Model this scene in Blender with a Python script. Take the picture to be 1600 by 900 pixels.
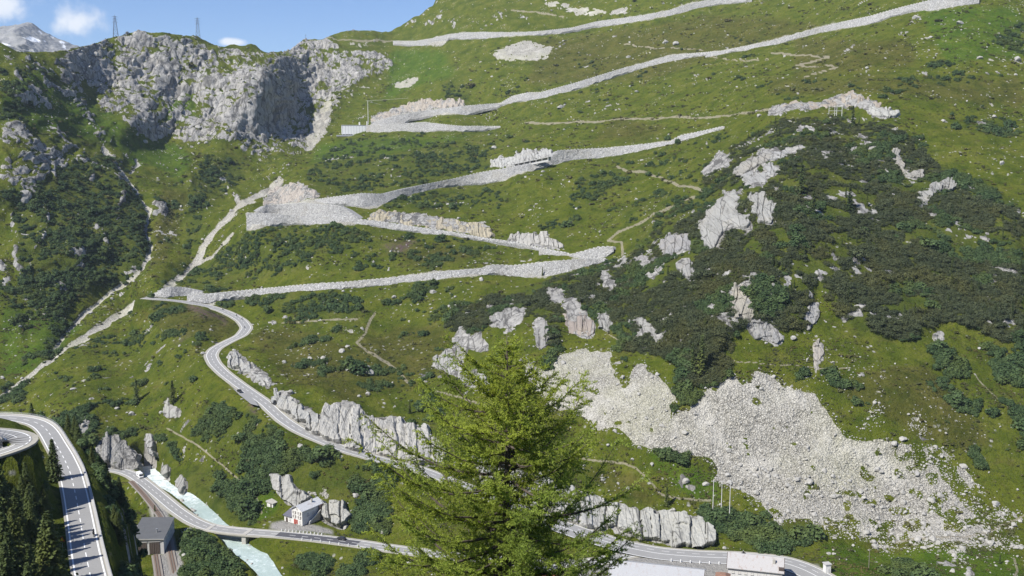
import bpy, bmesh, math, random, time
import numpy as np
from mathutils import Vector, Matrix, Euler
T0 = time.time()
random.seed(7); RNG = np.random.default_rng(11)
for o in list(bpy.data.objects): bpy.data.objects.remove(o)
SC = bpy.context.scene
COL = SC.collection
# ------------------------------------------------------------------ camera
FPX, CU, CV, HORIZON = 1537.0, 800.0, 450.0, 230.0
PITCH = math.atan((CV - HORIZON) / FPX)
cam = bpy.data.cameras.new('camera'); camo = bpy.data.objects.new('camera', cam); COL.objects.link(camo)
cam.sensor_width = 36.0; cam.lens = FPX * 36.0 / 1600.0
cam.clip_start = 0.5; cam.clip_end = 40000
camo.location = (0, 0, 0); camo.rotation_euler = (math.pi/2 - PITCH, 0, 0)
SC.camera = camo
# ------------------------------------------------------------------ light
SUN_AZ_X, SUN_AZ_Y, SUN_EL = -0.78, -0.62, math.radians(48)
sdir = Vector((SUN_AZ_X, SUN_AZ_Y, 0)).normalized() * math.cos(SUN_EL) + Vector((0, 0, math.sin(SUN_EL)))
sun = bpy.data.lights.new('sun', 'SUN'); suno = bpy.data.objects.new('sun', sun); COL.objects.link(suno)
sun.energy = 5.0; sun.angle = math.radians(0.5); sun.color = (1.0, 0.96, 0.89)
suno.rotation_euler = (-sdir).to_track_quat('-Z', 'Y').to_euler()
W = bpy.data.worlds.new('World'); SC.world = W; W.use_nodes = True
wn, wl = W.node_tree.nodes, W.node_tree.links
wn.clear()
wo = wn.new('ShaderNodeOutputWorld'); bg = wn.new('ShaderNodeBackground'); sky = wn.new('ShaderNodeTexSky')
sky.sky_type = 'NISHITA'; sky.sun_disc = False; sky.sun_elevation = SUN_EL
sky.sun_rotation = math.atan2(sdir.x, sdir.y); sky.altitude = 1950; sky.dust_density = 0.4; sky.ozone_density = 2.0
sky.air_density = 1.1
bg.inputs['Strength'].default_value = 0.075
# small fair weather clouds, placed by direction (real sky, same from anywhere)
def world_clouds():
    geo = wn.new('ShaderNodeTexCoord')
    nz = wn.new('ShaderNodeTexNoise'); nz.inputs['Scale'].default_value = 34; nz.inputs['Detail'].default_value = 8
    nz.inputs['Roughness'].default_value = 0.6
    wl.new(geo.outputs['Generated'], nz.inputs['Vector'])
    last = None
    def px_dir(u, v):
        a = (u-CU)/FPX; b = (CV-v)/FPX; c, s = math.cos(PITCH), math.sin(PITCH)
        return Vector((a, c+b*s, -s+b*c)).normalized()
    for (u, v, ru, rv, amp) in ((5, 6, 70, 32, 1.0), (118, 36, 52, 34, .95), (365, 66, 22, 7, 1.15), (215, 5, 40, 8, .35)):
        d = px_dir(u, v)
        sub = wn.new('ShaderNodeVectorMath'); sub.operation = 'SUBTRACT'; sub.inputs[1].default_value = d
        wl.new(geo.outputs['Generated'], sub.inputs[0])
        mul = wn.new('ShaderNodeVectorMath'); mul.operation = 'MULTIPLY'
        mul.inputs[1].default_value = (FPX/ru, FPX/ru, FPX/rv); wl.new(sub.outputs[0], mul.inputs[0])
        ln = wn.new('ShaderNodeVectorMath'); ln.operation = 'LENGTH'; wl.new(mul.outputs[0], ln.inputs[0])
        mr = wn.new('ShaderNodeMapRange'); mr.inputs[1].default_value = 0.0; mr.inputs[2].default_value = 1.3
        mr.inputs[3].default_value = amp; mr.inputs[4].default_value = 0.0; wl.new(ln.outputs['Value'], mr.inputs[0])
        if last is None: last = mr.outputs[0]
        else:
            mx = wn.new('ShaderNodeMath'); mx.operation = 'MAXIMUM'
            wl.new(last, mx.inputs[0]); wl.new(mr.outputs[0], mx.inputs[1]); last = mx.outputs[0]
    ad = wn.new('ShaderNodeMath'); ad.operation = 'MULTIPLY_ADD'; ad.inputs[1].default_value = 1.5; ad.inputs[2].default_value = -0.95
    wl.new(nz.outputs['Fac'], ad.inputs[0])
    sm = wn.new('ShaderNodeMath'); sm.operation = 'ADD'; wl.new(last, sm.inputs[0]); wl.new(ad.outputs[0], sm.inputs[1])
    rg = wn.new('ShaderNodeMapRange'); rg.interpolation_type = 'SMOOTHSTEP'; rg.inputs[1].default_value = 0.1; rg.inputs[2].default_value = 0.75
    rg.inputs[3].default_value = 0; rg.inputs[4].default_value = 0.85; wl.new(sm.outputs[0], rg.inputs[0])
    gt = wn.new('ShaderNodeMath'); gt.operation = 'MULTIPLY'; wl.new(rg.outputs[0], gt.inputs[0])
    st = wn.new('ShaderNodeMath'); st.operation = 'GREATER_THAN'; st.inputs[1].default_value = 0.0
    wl.new(last, st.inputs[0]); wl.new(st.outputs[0], gt.inputs[1])
    mix = wn.new('ShaderNodeMix'); mix.data_type = 'RGBA'
    tint = wn.new('ShaderNodeMix'); tint.data_type = 'RGBA'; tint.blend_type = 'MULTIPLY'; tint.inputs[0].default_value = 1.0; tint.inputs[7].default_value = (.90, 1.02, 1.30, 1); wl.new(sky.outputs[0], tint.inputs[6])
    wl.new(gt.outputs[0], mix.inputs[0]); wl.new(tint.outputs[2], mix.inputs[6]); mix.inputs[7].default_value = (9.4, 9.7, 10.2, 1)
    wl.new(mix.outputs[2], bg.inputs['Color'])
world_clouds()
wl.new(bg.outputs[0], wo.inputs[0])
vs = SC.view_settings
SC.display_settings.display_device = 'sRGB'
vs.view_transform = 'Standard'; vs.look = 'None'; vs.exposure = 0.5; vs.gamma = 1.0; vs.use_curve_mapping = False
SC.render.engine = 'CYCLES'; SC.cycles.use_denoising = True; SC.cycles.max_bounces = 5
SC.cycles.diffuse_bounces = 2; SC.cycles.glossy_bounces = 2; SC.cycles.transparent_max_bounces = 4
# ------------------------------------------------------------------ helpers: rays, noise, polygons
_c, _s = math.cos(PITCH), math.sin(PITCH)
def ray(u, v):
    u = np.asarray(u, float); v = np.asarray(v, float)
    a = (u-CU)/FPX; b = (CV-v)/FPX
    return np.stack([a, _c + b*_s, -_s + b*_c], -1)
def at_y(u, v, Y):
    d = ray(u, v); return d / d[..., 1:2] * np.asarray(Y, float)[..., None]
def at_z(u, v, z):
    d = ray(u, v); return d / d[..., 2:3] * np.asarray(z, float)[..., None]
def project(p):
    p = np.asarray(p, float)
    fwd = p[..., 1]*_c - p[..., 2]*_s; up = p[..., 1]*_s + p[..., 2]*_c
    return CU + FPX*p[..., 0]/fwd, CV - FPX*up/fwd
def _h(ix, iy, iz, seed):
    n = (ix.astype(np.int64)*374761393 + iy.astype(np.int64)*668265263 + iz.astype(np.int64)*1440662683 + seed*1274126177) & 0xFFFFFFFF
    n = ((n ^ (n >> 13)) * 1274126177) & 0xFFFFFFFF
    n = ((n ^ (n >> 16)) * 2246822519) & 0xFFFFFFFF
    return ((n ^ (n >> 15)) & 0xFFFFFF).astype(np.float32) / 0xFFFFFF
def vnoise(p, seed=0):                                  # value noise, 0..1
    p = np.asarray(p, np.float32); i = np.floor(p); f = p - i; f = f*f*(3-2*f); i = i.astype(np.int64)
    out = 0
    for dx in (0, 1):
        wx = f[..., 0] if dx else 1-f[..., 0]
        for dy in (0, 1):
            wy = f[..., 1] if dy else 1-f[..., 1]
            for dz in (0, 1):
                wz = f[..., 2] if dz else 1-f[..., 2]
                out = out + wx*wy*wz*_h(i[..., 0]+dx, i[..., 1]+dy, i[..., 2]+dz, seed)
    return out
def fbm(p, octaves=4, seed=0, gain=0.5):                # about -1..1
    p = np.asarray(p, np.float32); a = 1.0; t = 0; s = 0
    for k in range(octaves):
        t = t + a*(vnoise(p*(2.03**k) + 17.3*k, seed+k)*2-1); s += a; a *= gain
    return t/s*1.5
def ridged(p, octaves=4, seed=0):
    p = np.asarray(p, np.float32); a = 1.0; t = 0; s = 0
    for k in range(octaves):
        t = t + a*(1-np.abs(vnoise(p*(2.1**k)+9.1*k, seed+k)*2-1)); s += a; a *= 0.5
    return t/s
def inside(poly, U, V):
    poly = np.asarray(poly, float); r = np.zeros(U.shape, bool)
    lo, hi = poly.min(0), poly.max(0)
    m = (U >= lo[0]) & (U <= hi[0]) & (V >= lo[1]) & (V <= hi[1])
    if not m.any(): return r
    u, v = U[m], V[m]; c = np.zeros(u.shape, bool); n = len(poly)
    for i in range(n):
        x0, y0 = poly[i]; x1, y1 = poly[(i+1) % n]
        if y0 == y1: continue
        k = ((y0 > v) != (y1 > v)) & (u < (x1-x0)*(v-y0)/(y1-y0)+x0); c ^= k
    r[m] = c; return r
def dist_line(line, U, V, reach, width=None):           # distance to a polyline, inf beyond reach
    line = np.asarray(line, float); D = np.full(U.shape, 1e9)
    for i in range(len(line)-1):
        a, b = line[i][:2], line[i+1][:2]
        lo = np.minimum(a, b)-reach; hi = np.maximum(a, b)+reach
        m = (U >= lo[0]) & (U <= hi[0]) & (V >= lo[1]) & (V <= hi[1])
        if not m.any(): continue
        d = b-a; L = max((d**2).sum(), 1e-9); t = np.clip(((U[m]-a[0])*d[0]+(V[m]-a[1])*d[1])/L, 0, 1)
        dd = np.hypot(U[m]-a[0]-t*d[0], V[m]-a[1]-t*d[1]); D[m] = np.minimum(D[m], dd)
    return D
def blur(a, n=1):
    for _ in range(n):
        b = a.copy(); b[1:] += a[:-1]; b[:-1] += a[1:]; b[0] += a[0]; b[-1] += a[-1]; b /= 3
        a = b.copy(); a[:, 1:] += b[:, :-1]; a[:, :-1] += b[:, 1:]; a[:, 0] += b[:, 0]; a[:, -1] += b[:, -1]; a /= 3
    return a
def sstep(a, b, x):
    t = np.clip((x-a)/(b-a), 0, 1); return t*t*(3-2*t)
def resample(line, step):
    line = np.asarray(line, float); seg = np.sqrt((np.diff(line, axis=0)**2).sum(1)); s = np.r_[0, np.cumsum(seg)]
    n = max(2, int(math.ceil(s[-1]/step))+1); t = np.linspace(0, s[-1], n)
    return np.stack([np.interp(t, s, line[:, k]) for k in range(line.shape[1])], 1)
def smooth_line(line, step, passes=6):
    l = resample(line, step)
    for _ in range(passes):
        l[1:-1] = (l[:-2] + 2*l[1:-1] + l[2:])/4
    return l
class TPS:
    def __init__(s, x, y, lam=1e-4, sc=400.0):
        s.sc = sc; s.x = np.asarray(x, float)/sc; n = len(s.x)
        K = s.k(s.x, s.x) + lam*np.eye(n); P = np.c_[np.ones(n), s.x]
        A = np.zeros((n+3, n+3)); A[:n, :n] = K; A[:n, n:] = P; A[n:, :n] = P.T
        s.w = np.linalg.solve(A, np.r_[np.asarray(y, float), np.zeros(3)])
    def k(s, a, b):
        r2 = ((a[:, None, :]-b[None, :, :])**2).sum(-1); return 0.5*r2*np.log(r2+1e-12)
    def __call__(s, q):
        q = np.asarray(q, float)/s.sc; sh = q.shape[:-1]; q = q.reshape(-1, 2); out = np.empty(len(q))
        for i in range(0, len(q), 60000):
            c = q[i:i+60000]; out[i:i+60000] = s.k(c, s.x) @ s.w[:-3] + s.w[-3] + c @ s.w[-2:]
        return out.reshape(sh)
# ------------------------------------------------------------------ helpers: objects
def tag(o, label=None, cat=None, group=None, kind=None):
    if label: o['label'] = label
    if cat: o['category'] = cat
    if group: o['group'] = group
    if kind: o['kind'] = kind
    return o
def link(o, parent=None):
    COL.objects.link(o)
    if parent is not None: o.parent = parent
    return o
def empty(name, loc=(0, 0, 0), rz=0.0):
    o = bpy.data.objects.new(name, None); o.empty_display_size = 0.5
    o.location = loc; o.rotation_euler = (0, 0, rz); return link(o)
def np_mesh(name, verts, faces, mats=(), smooth=False, fmat=None):
    """verts (N,3); faces either (M,3|4) array or list of such arrays."""
    me = bpy.data.meshes.new(name); verts = np.ascontiguousarray(verts, np.float32)
    if not isinstance(faces, (list, tuple)): faces = [faces]
    faces = [np.asarray(f, np.int32) for f in faces if len(f)]
    me.vertices.add(len(verts)); me.vertices.foreach_set('co', verts.ravel())
    tot = sum(f.size for f in faces); nf = sum(len(f) for f in faces)
    me.loops.add(tot); me.loops.foreach_set('vertex_index', np.concatenate([f.ravel() for f in faces]))
    me.polygons.add(nf)
    lt = np.concatenate([np.full(len(f), f.shape[1], np.int32) for f in faces])
    ls = np.r_[0, np.cumsum(lt)[:-1]].astype(np.int32)
    me.polygons.foreach_set('loop_start', ls); me.polygons.foreach_set('loop_total', lt)
    if fmat is not None: me.polygons.foreach_set('material_index', np.asarray(fmat, np.int32))
    me.polygons.foreach_set('use_smooth', np.full(nf, smooth, bool))
    for m in mats: me.materials.append(m)
    me.update(calc_edges=True); me.validate()
    return me
def mobj(name, me, parent=None, loc=None, rz=0.0):
    o = bpy.data.objects.new(name, me)
    if loc is not None: o.location = loc
    o.rotation_euler = (0, 0, rz); return link(o, parent)
class MB:
    """collects simple solids, builds ONE mesh"""
    def __init__(s): s.v = []; s.f = []; s.n = 0; s.m = []; s.cur = 0
    def add(s, v, f):
        v = np.asarray(v, float).reshape(-1, 3); s.v.append(v)
        for q in f: s.f.append([i+s.n for i in q]); s.m.append(s.cur)
        s.n += len(v); return s
    def box(s, c, d, rz=0.0, taper=1.0):
        x, y, z = np.array(d)/2.0; t = taper
        v = np.array([[-x, -y, -z], [x, -y, -z], [x, y, -z], [-x, y, -z], [-x*t, -y*t, z], [x*t, -y*t, z], [x*t, y*t, z], [-x*t, y*t, z]])
        if rz:
            cc, ss = math.cos(rz), math.sin(rz); v = v @ np.array([[cc, ss, 0], [-ss, cc, 0], [0, 0, 1]])
        return s.add(v + np.array(c), [(3, 2, 1, 0), (4, 5, 6, 7), (0, 1, 5, 4), (1, 2, 6, 5), (2, 3, 7, 6), (3, 0, 4, 7)])
    def tube(s, pts, r, n=6, cap=True):
        pts = [np.array(p, float) for p in pts]; rr = r if hasattr(r, '__len__') else [r]*len(pts)
        v = []
        for i, p in enumerate(pts):
            d = pts[min(i+1, len(pts)-1)]-pts[max(i-1, 0)]; d = d/(np.linalg.norm(d)+1e-9)
            a = np.cross(d, (0, 0, 1) if abs(d[2]) < .9 else (1, 0, 0)); a /= np.linalg.norm(a); b = np.cross(d, a)
            for k in range(n):
                t = 2*math.pi*k/n; v.append(p + rr[i]*(math.cos(t)*a + math.sin(t)*b))
        f = [(i*n+k, i*n+(k+1) % n, (i+1)*n+(k+1) % n, (i+1)*n+k) for i in range(len(pts)-1) for k in range(n)]
        if cap: f += [tuple(range(n-1, -1, -1)), tuple((len(pts)-1)*n+k for k in range(n))]
        return s.add(v, f)
    def prism(s, poly, y0, y1, ax='y'):
        n = len(poly); P = lambda p, t: {'y': (p[0], t, p[1]), 'x': (t, p[0], p[1]), 'z': (p[0], p[1], t)}[ax]
        v = [P(p, y0) for p in poly]+[P(p, y1) for p in poly]
        f = [tuple(range(n-1, -1, -1)), tuple(range(n, 2*n))]+[(i, (i+1) % n, n+(i+1) % n, n+i) for i in range(n)]
        return s.add(v, f)
    def mesh(s, name, mats, smooth=False, bevel=0.0):
        me = bpy.data.meshes.new(name); me.from_pydata(np.concatenate(s.v).tolist(), [], s.f)
        for m in (mats if isinstance(mats, (list, tuple)) else [mats]): me.materials.append(m)
        me.polygons.foreach_set('material_index', s.m)
        bm = bmesh.new(); bm.from_mesh(me); bmesh.ops.recalc_face_normals(bm, faces=bm.faces)
        if bevel: bmesh.ops.bevel(bm, geom=list(bm.edges), offset=bevel, segments=2, affect='EDGES', profile=0.6)
        bm.to_mesh(me); bm.free()
        if smooth: me.polygons.foreach_set('use_smooth', [True]*len(me.polygons))
        me.update(); return me
    def build(s, name, mats, parent=None, loc=None, rz=0.0, smooth=False, bevel=0.0):
        return mobj(name, s.mesh(name, mats, smooth, bevel), parent, loc, rz)
# ------------------------------------------------------------------ helpers: materials
class NT:
    def __init__(s, name):
        s.m = bpy.data.materials.new(name); s.m.use_nodes = True; s.t = s.m.node_tree; s.t.nodes.clear()
        s.out = s.t.nodes.new('ShaderNodeOutputMaterial'); s.bs = s.t.nodes.new('ShaderNodeBsdfPrincipled')
        s.t.links.new(s.bs.outputs[0], s.out.inputs[0]); s.bs.inputs['Roughness'].default_value = 0.85
        s.bs.inputs['Specular IOR Level'].default_value = 0.2
    def n(s, t, **k):
        x = s.t.nodes.new(t)
        for a, b in k.items(): setattr(x, a, b)
        return x
    def l(s, a, b): s.t.links.new(a, b)
    def val(s, sock, v):
        if isinstance(v, bpy.types.NodeSocket): s.l(v, sock)
        else: sock.default_value = v
    def coord(s, kind='Object'): return s.n('ShaderNodeTexCoord').outputs[kind]
    def pos(s): return s.n('ShaderNodeNewGeometry').outputs['Position']
    def noise(s, vec, scale, detail=5, rough=0.55, dist=0.0):
        x = s.n('ShaderNodeTexNoise'); x.inputs['Scale'].default_value = scale; x.inputs['Detail'].default_value = detail
        x.inputs['Roughness'].default_value = rough; x.inputs['Distortion'].default_value = dist; s.l(vec, x.inputs['Vector']); return x.outputs['Fac']
    def vor(s, vec, scale, feature='F1', out='Distance'):
        x = s.n('ShaderNodeTexVoronoi', feature=feature); x.inputs['Scale'].default_value = scale; s.l(vec, x.inputs['Vector']); return x.outputs[out]
    def scalev(s, vec, sc):
        x = s.n('ShaderNodeVectorMath', operation='MULTIPLY'); s.l(vec, x.inputs[0]); x.inputs[1].default_value = sc; return x.outputs[0]
    def math(s, op, a, b=0.0, c=0.0, clamp=False):
        x = s.n('ShaderNodeMath', operation=op, use_clamp=clamp)
        for i, q in enumerate((a, b, c)): s.val(x.inputs[i], q)
        return x.outputs[0]
    def rng(s, v, a, b, c=0.0, d=1.0, smooth=True):
        x = s.n('ShaderNodeMapRange'); x.interpolation_type = 'SMOOTHSTEP' if smooth else 'LINEAR'
        s.val(x.inputs[0], v)
        for i, q in enumerate((a, b, c, d)): x.inputs[i+1].default_value = q
        return x.outputs[0]
    def mix(s, f, a, b, mode='MIX'):
        x = s.n('ShaderNodeMix', data_type='RGBA', blend_type=mode); s.val(x.inputs[0], f)
        for i, q in ((6, a), (7, b)):
            if isinstance(q, bpy.types.NodeSocket): s.l(q, x.inputs[i])
            else: x.inputs[i].default_value = (*q, 1) if len(q) == 3 else q
        return x.outputs[2]
    def ramp(s, f, stops):
        x = s.n('ShaderNodeValToRGB'); s.l(f, x.inputs[0]); e = x.color_ramp.elements
        while len(e) < len(stops): e.new(0.5)
        for q, (p, c) in zip(e, stops): q.position = p; q.color = (*c, 1)
        return x.outputs[0]
    def bump(s, h, strength=0.5, dist=1.0, normal=None):
        x = s.n('ShaderNodeBump'); s.val(x.inputs['Strength'], strength); x.inputs['Distance'].default_value = dist
        s.l(h, x.inputs['Height'])
        if normal is not None: s.l(normal, x.inputs['Normal'])
        return x.outputs[0]
    def attr(s, name, out='Fac'):
        x = s.n('ShaderNodeAttribute', attribute_name=name); return x.outputs[out]
    def color(s, c): s.val(s.bs.inputs['Base Color'], c if isinstance(c, bpy.types.NodeSocket) else (*c, 1)); return s
    def normal(s, x): s.l(x, s.bs.inputs['Normal']); return s
    def set(s, **k):
        for a, b in k.items(): s.bs.inputs[a.replace('_', ' ')].default_value = b
        return s
def plain(name, c, rough=0.7, var=0.12, scale=3.0, metal=0.0):
    t = NT(name); f = t.noise(t.coord(), scale, 4)
    a = tuple(x*(1-var) for x in c); b = tuple(min(1, x*(1+var)) for x in c)
    t.color(t.mix(f, a, b)); t.set(Roughness=rough, Metallic=metal); return t.m
# ================================================================== TERRAIN
SKYLINE = np.array([(-260, 95), (0, 68), (14, 77), (30, 82), (75, 80), (107, 79), (125, 75), (155, 66), (180, 60), (215, 54), (257, 52), (292, 56),
    (317, 61), (345, 73), (365, 69), (400, 71), (410, 79), (415, 84), (437, 82), (457, 77), (475, 66), (515, 62), (522, 54), (550, 49),
    (575, 47.5), (597, 51), (607, 52), (625, 41), (640, 32), (665, 17), (677, 10), (682, 0), (700, -15), (760, -45), (1000, -100), (1300, -140), (1860, -140)], float)
# control points: (u, v, horizontal distance) or (u, v, height) -> kept as distance
CY = [(-260, 95, 1150), (0, 68, 1230), (60, 80, 1270), (107, 79, 1320), (155, 66, 1450), (257, 52, 1520), (345, 73, 1580), (415, 84, 1650), (475, 66, 1850), (575, 48, 1920),
    (610, 52, 1940), (682, 0, 1980), (800, -55, 1990), (1000, -100, 1900), (1300, -140, 1720), (1860, -140, 1500),
    (700, 62, 1780), (900, 45, 1680), (1100, 4, 1600), (1400, 12, 1190), (1520, 0, 1120), (1250, 58, 1300), (1040, 92, 1400), (800, 155, 1430), (700, 170, 1470),
    (550, 206, 1490), (650, 198, 1460), (760, 198, 1410), (820, 193, 1330), (1000, 187, 1180), (1150, 179, 1020), (1340, 158, 880), (1600, 100, 960), (1860, 90, 900),
    (480, 240, 1400), (540, 110, 1720), (412, 105, 1520), (410, 165, 1445), (445, 115, 1610), (462, 145, 1630), (474, 188, 1550), (250, 225, 1320), (250, 140, 1430), (345, 230, 1330), (345, 150, 1450), (150, 150, 1330), (430, 240, 1380),
    (430, 305, 1150), (370, 325, 1080), (300, 415, 950), (215, 472, 860), (120, 532, 780), (30, 595, 720), (0, 625, 690), (-200, 700, 600),
    (0, 200, 1040), (0, 350, 930), (0, 480, 820), (100, 400, 905), (200, 300, 1090), (200, 200, 1250), (100, 250, 1080), (232, 380, 985), (172, 450, 880), (85, 540, 770), (-260, 350, 880), (-260, 550, 720),
    (300, 300, 1140), (130, 560, 720), (100, 640, 625), (200, 640, 635), (280, 640, 610), (300, 700, 565), (190, 700, 590), (200, 550, 735), (-100, 800, 520),
    (800, 262, 1080), (1000, 228, 1060), (1130, 200, 1000), (600, 303, 1010), (480, 318, 975), (390, 334, 950), (559, 341, 905), (650, 358, 875), (800, 379, 830), (940, 403, 765),
    (700, 320, 960), (900, 320, 880), (640, 250, 1200), (500, 260, 1230), (900, 220, 1150), (470, 290, 1060),
    (320, 467, 780), (550, 446, 775), (800, 428, 762), (930, 412, 750), (560, 400, 820), (400, 420, 850), (330, 440, 850),
    (600, 490, 720), (560, 510, 690), (760, 470, 695), (500, 560, 640), (600, 600, 600), (460, 530, 690), (600, 645, 562), (700, 620, 575), (750, 690, 532), (900, 700, 502), (800, 600, 560),
    (830, 520, 610), (900, 540, 585), (740, 530, 635), (1000, 350, 790), (1000, 450, 655), (1000, 550, 552), (1100, 290, 800), (1100, 450, 600),
    (1150, 590, 516), (1150, 400, 620), (1150, 250, 820), (1250, 190, 860), (1250, 300, 690), (1250, 480, 570), (1330, 180, 870), (1000, 690, 492), (950, 620, 520), (1110, 715, 482),
    (1215, 815, 448), (1300, 660, 493), (1400, 250, 760), (1400, 400, 620), (1400, 560, 535), (1400, 690, 482), (1400, 850, 438), (1600, 250, 760), (1600, 400, 630), (1600, 560, 540), (1600, 700, 483), (1600, 815, 443),
    (1860, 250, 720), (1860, 400, 610), (1860, 560, 530), (1860, 815, 440), (1000, 765, 470), (1050, 797, 458), (930, 780, 473), (1120, 800, 455)]
CZ = [(-260, 800, -205), (250, 865, -186), (240, 748, -195), (365, 840, -189), (430, 895, -188), (475, 818, -184.5), (560, 851, -183.5), (800, 900, -181), (1000, 858, -181.5), (1150, 872, -181.5), (1280, 893, -181),
    (1450, 890, -180), (1600, 885, -178), (1860, 890, -175), (1860, 1000, -184), (800, 1000, -184), (400, 1000, -189), (0, 1000, -196), (-260, 1000, -200),
    (930, 838, -178), (800, 792, -173), (650, 731, -166), (541, 703, -160), (443, 656, -153), (350, 585, -144.5), (327, 555, -141), (355, 535, -138), (385, 512, -134), (350, 487, -129.5), (287, 471, -124), (240, 467, -121),
    (500, 760, -173), (400, 790, -184), (560, 800, -180), (350, 760, -185), (300, 830, -187.5), (420, 720, -166), (200, 735, -192)]
_z = np.array(CZ, float); _pz = at_z(_z[:, 0], _z[:, 1], _z[:, 2])
CPU = np.r_[np.array(CY, float)[:, :2], _z[:, :2]]; CPY = np.r_[np.array(CY, float)[:, 2], _pz[:, 1]]
DEPTH = TPS(CPU, np.log(CPY), lam=2e-4)

# ---- roads that show their surface: (u, v, z) of the middle line, width
R_MAIN = [(1420, 985, -181), (1330, 925, -181), (1283, 897, -181), (1262, 886, -181), (1225, 874, -181.2), (1160, 868, -181.5), (1095, 866, -181.5), (1030, 861, -181.3), (975, 850, -180.5), (930, 836, -178.5), (860, 812, -175.5), (800, 790, -173), (725, 760, -169.5), (650, 731, -166), (616, 724, -164.3),
          (541, 703, -160), (490, 682, -156.6), (466, 671, -155), (443, 656, -153), (414, 629, -149.8), (375, 602, -146.5), (350, 583, -144.3), (335, 568, -142.6), (329, 555, -141), (335, 545, -139.7), (355, 534, -138), (377, 524, -136), (386, 512, -134.3),
          (378, 501, -132.5), (365, 493, -131), (350, 486, -129.5), (325, 478, -127), (287, 471, -124), (258, 468, -122), (238, 466.5, -121), (225, 465, -120.6)]
R_SIDE = [(1000, 862, -181.4), (920, 880, -182), (820, 878, -182.5), (700, 868, -183), (620, 858, -183.3), (560, 849, -183.5), (500, 841, -184), (437, 834.5, -185), (400, 832, -185.5), (362, 829, -186), (325, 824, -186.5), (300, 813, -187), (275, 796, -187.8), (250, 775, -188.5), (226, 755, -189.3), (208, 742, -190), (190, 735, -190.6), (165, 732, -191.2), (120, 738, -193)]
def road3(px, step=2.0, passes=8):
    px = np.array(px, float); return smooth_line(at_z(px[:, 0], px[:, 1], px[:, 2]), step, passes)
RD_MAIN, RD_SIDE = road3(R_MAIN), road3(R_SIDE)
FLAT = []
def pz(u, v, z): return at_z(np.array(u, float), np.array(v, float), np.array(z, float))
LAYBY = pz(376, 609, -147.6)
FLAT.append((np.array([LAYBY + [-7, 5, 0], LAYBY + [7, -7, 0]]), 5.0, 6.0, -.2))
HOUSE = pz(472, 815, -184.3)
FLAT.append((np.array([HOUSE + [-12, -6, 0], HOUSE + [10, -3, 0]]), 11.0, 6.0, -.2))
SHED = pz(230, 858, -187.5)
FLAT.append((np.array([SHED + [0, 34, 0], SHED + [4, 10, 0], SHED + [6, -26, 0]]), 12.0, 10.0, -.15))
HOTEL = pz(1110, 905, -181.5)
FLAT.append((np.array([HOTEL + [-60, -4, 0], HOTEL + [45, -4, 0]]), 24.0, 12.0, -.2))
FLAT += [(RD_MAIN, 5.5, 9.0, -.25), (RD_SIDE, 5.2, 7.0, -.25)]
# ---- the river
RIV_L = [(212, 728), (225, 740), (240, 755), (252, 767), (272, 775), (295, 789), (310, 803), (317, 816), (328, 832), (338, 845), (362, 860), (387, 873), (397, 896), (420, 960)]
RIV_R = [(238, 730), (252, 743), (260, 756), (281, 769), (303, 775), (325, 797), (340, 812), (352, 822), (372, 834), (391, 845), (402, 860), (420, 877), (444, 898), (480, 960)]
RIV_Z = [-198.2, -197, -195.4, -194.2, -193.2, -192.2, -191.6, -191.2, -190.9, -190.6, -190.3, -190.1, -189.9, -189.5]
_l, _r = np.array(RIV_L, float), np.array(RIV_R, float); _zz = np.array(RIV_Z)
RIVC = smooth_line(np.c_[(at_z(_l[:, 0], _l[:, 1], _zz) + at_z(_r[:, 0], _r[:, 1], _zz))/2], 2.0, 4)
RIVW = 4.0

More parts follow.
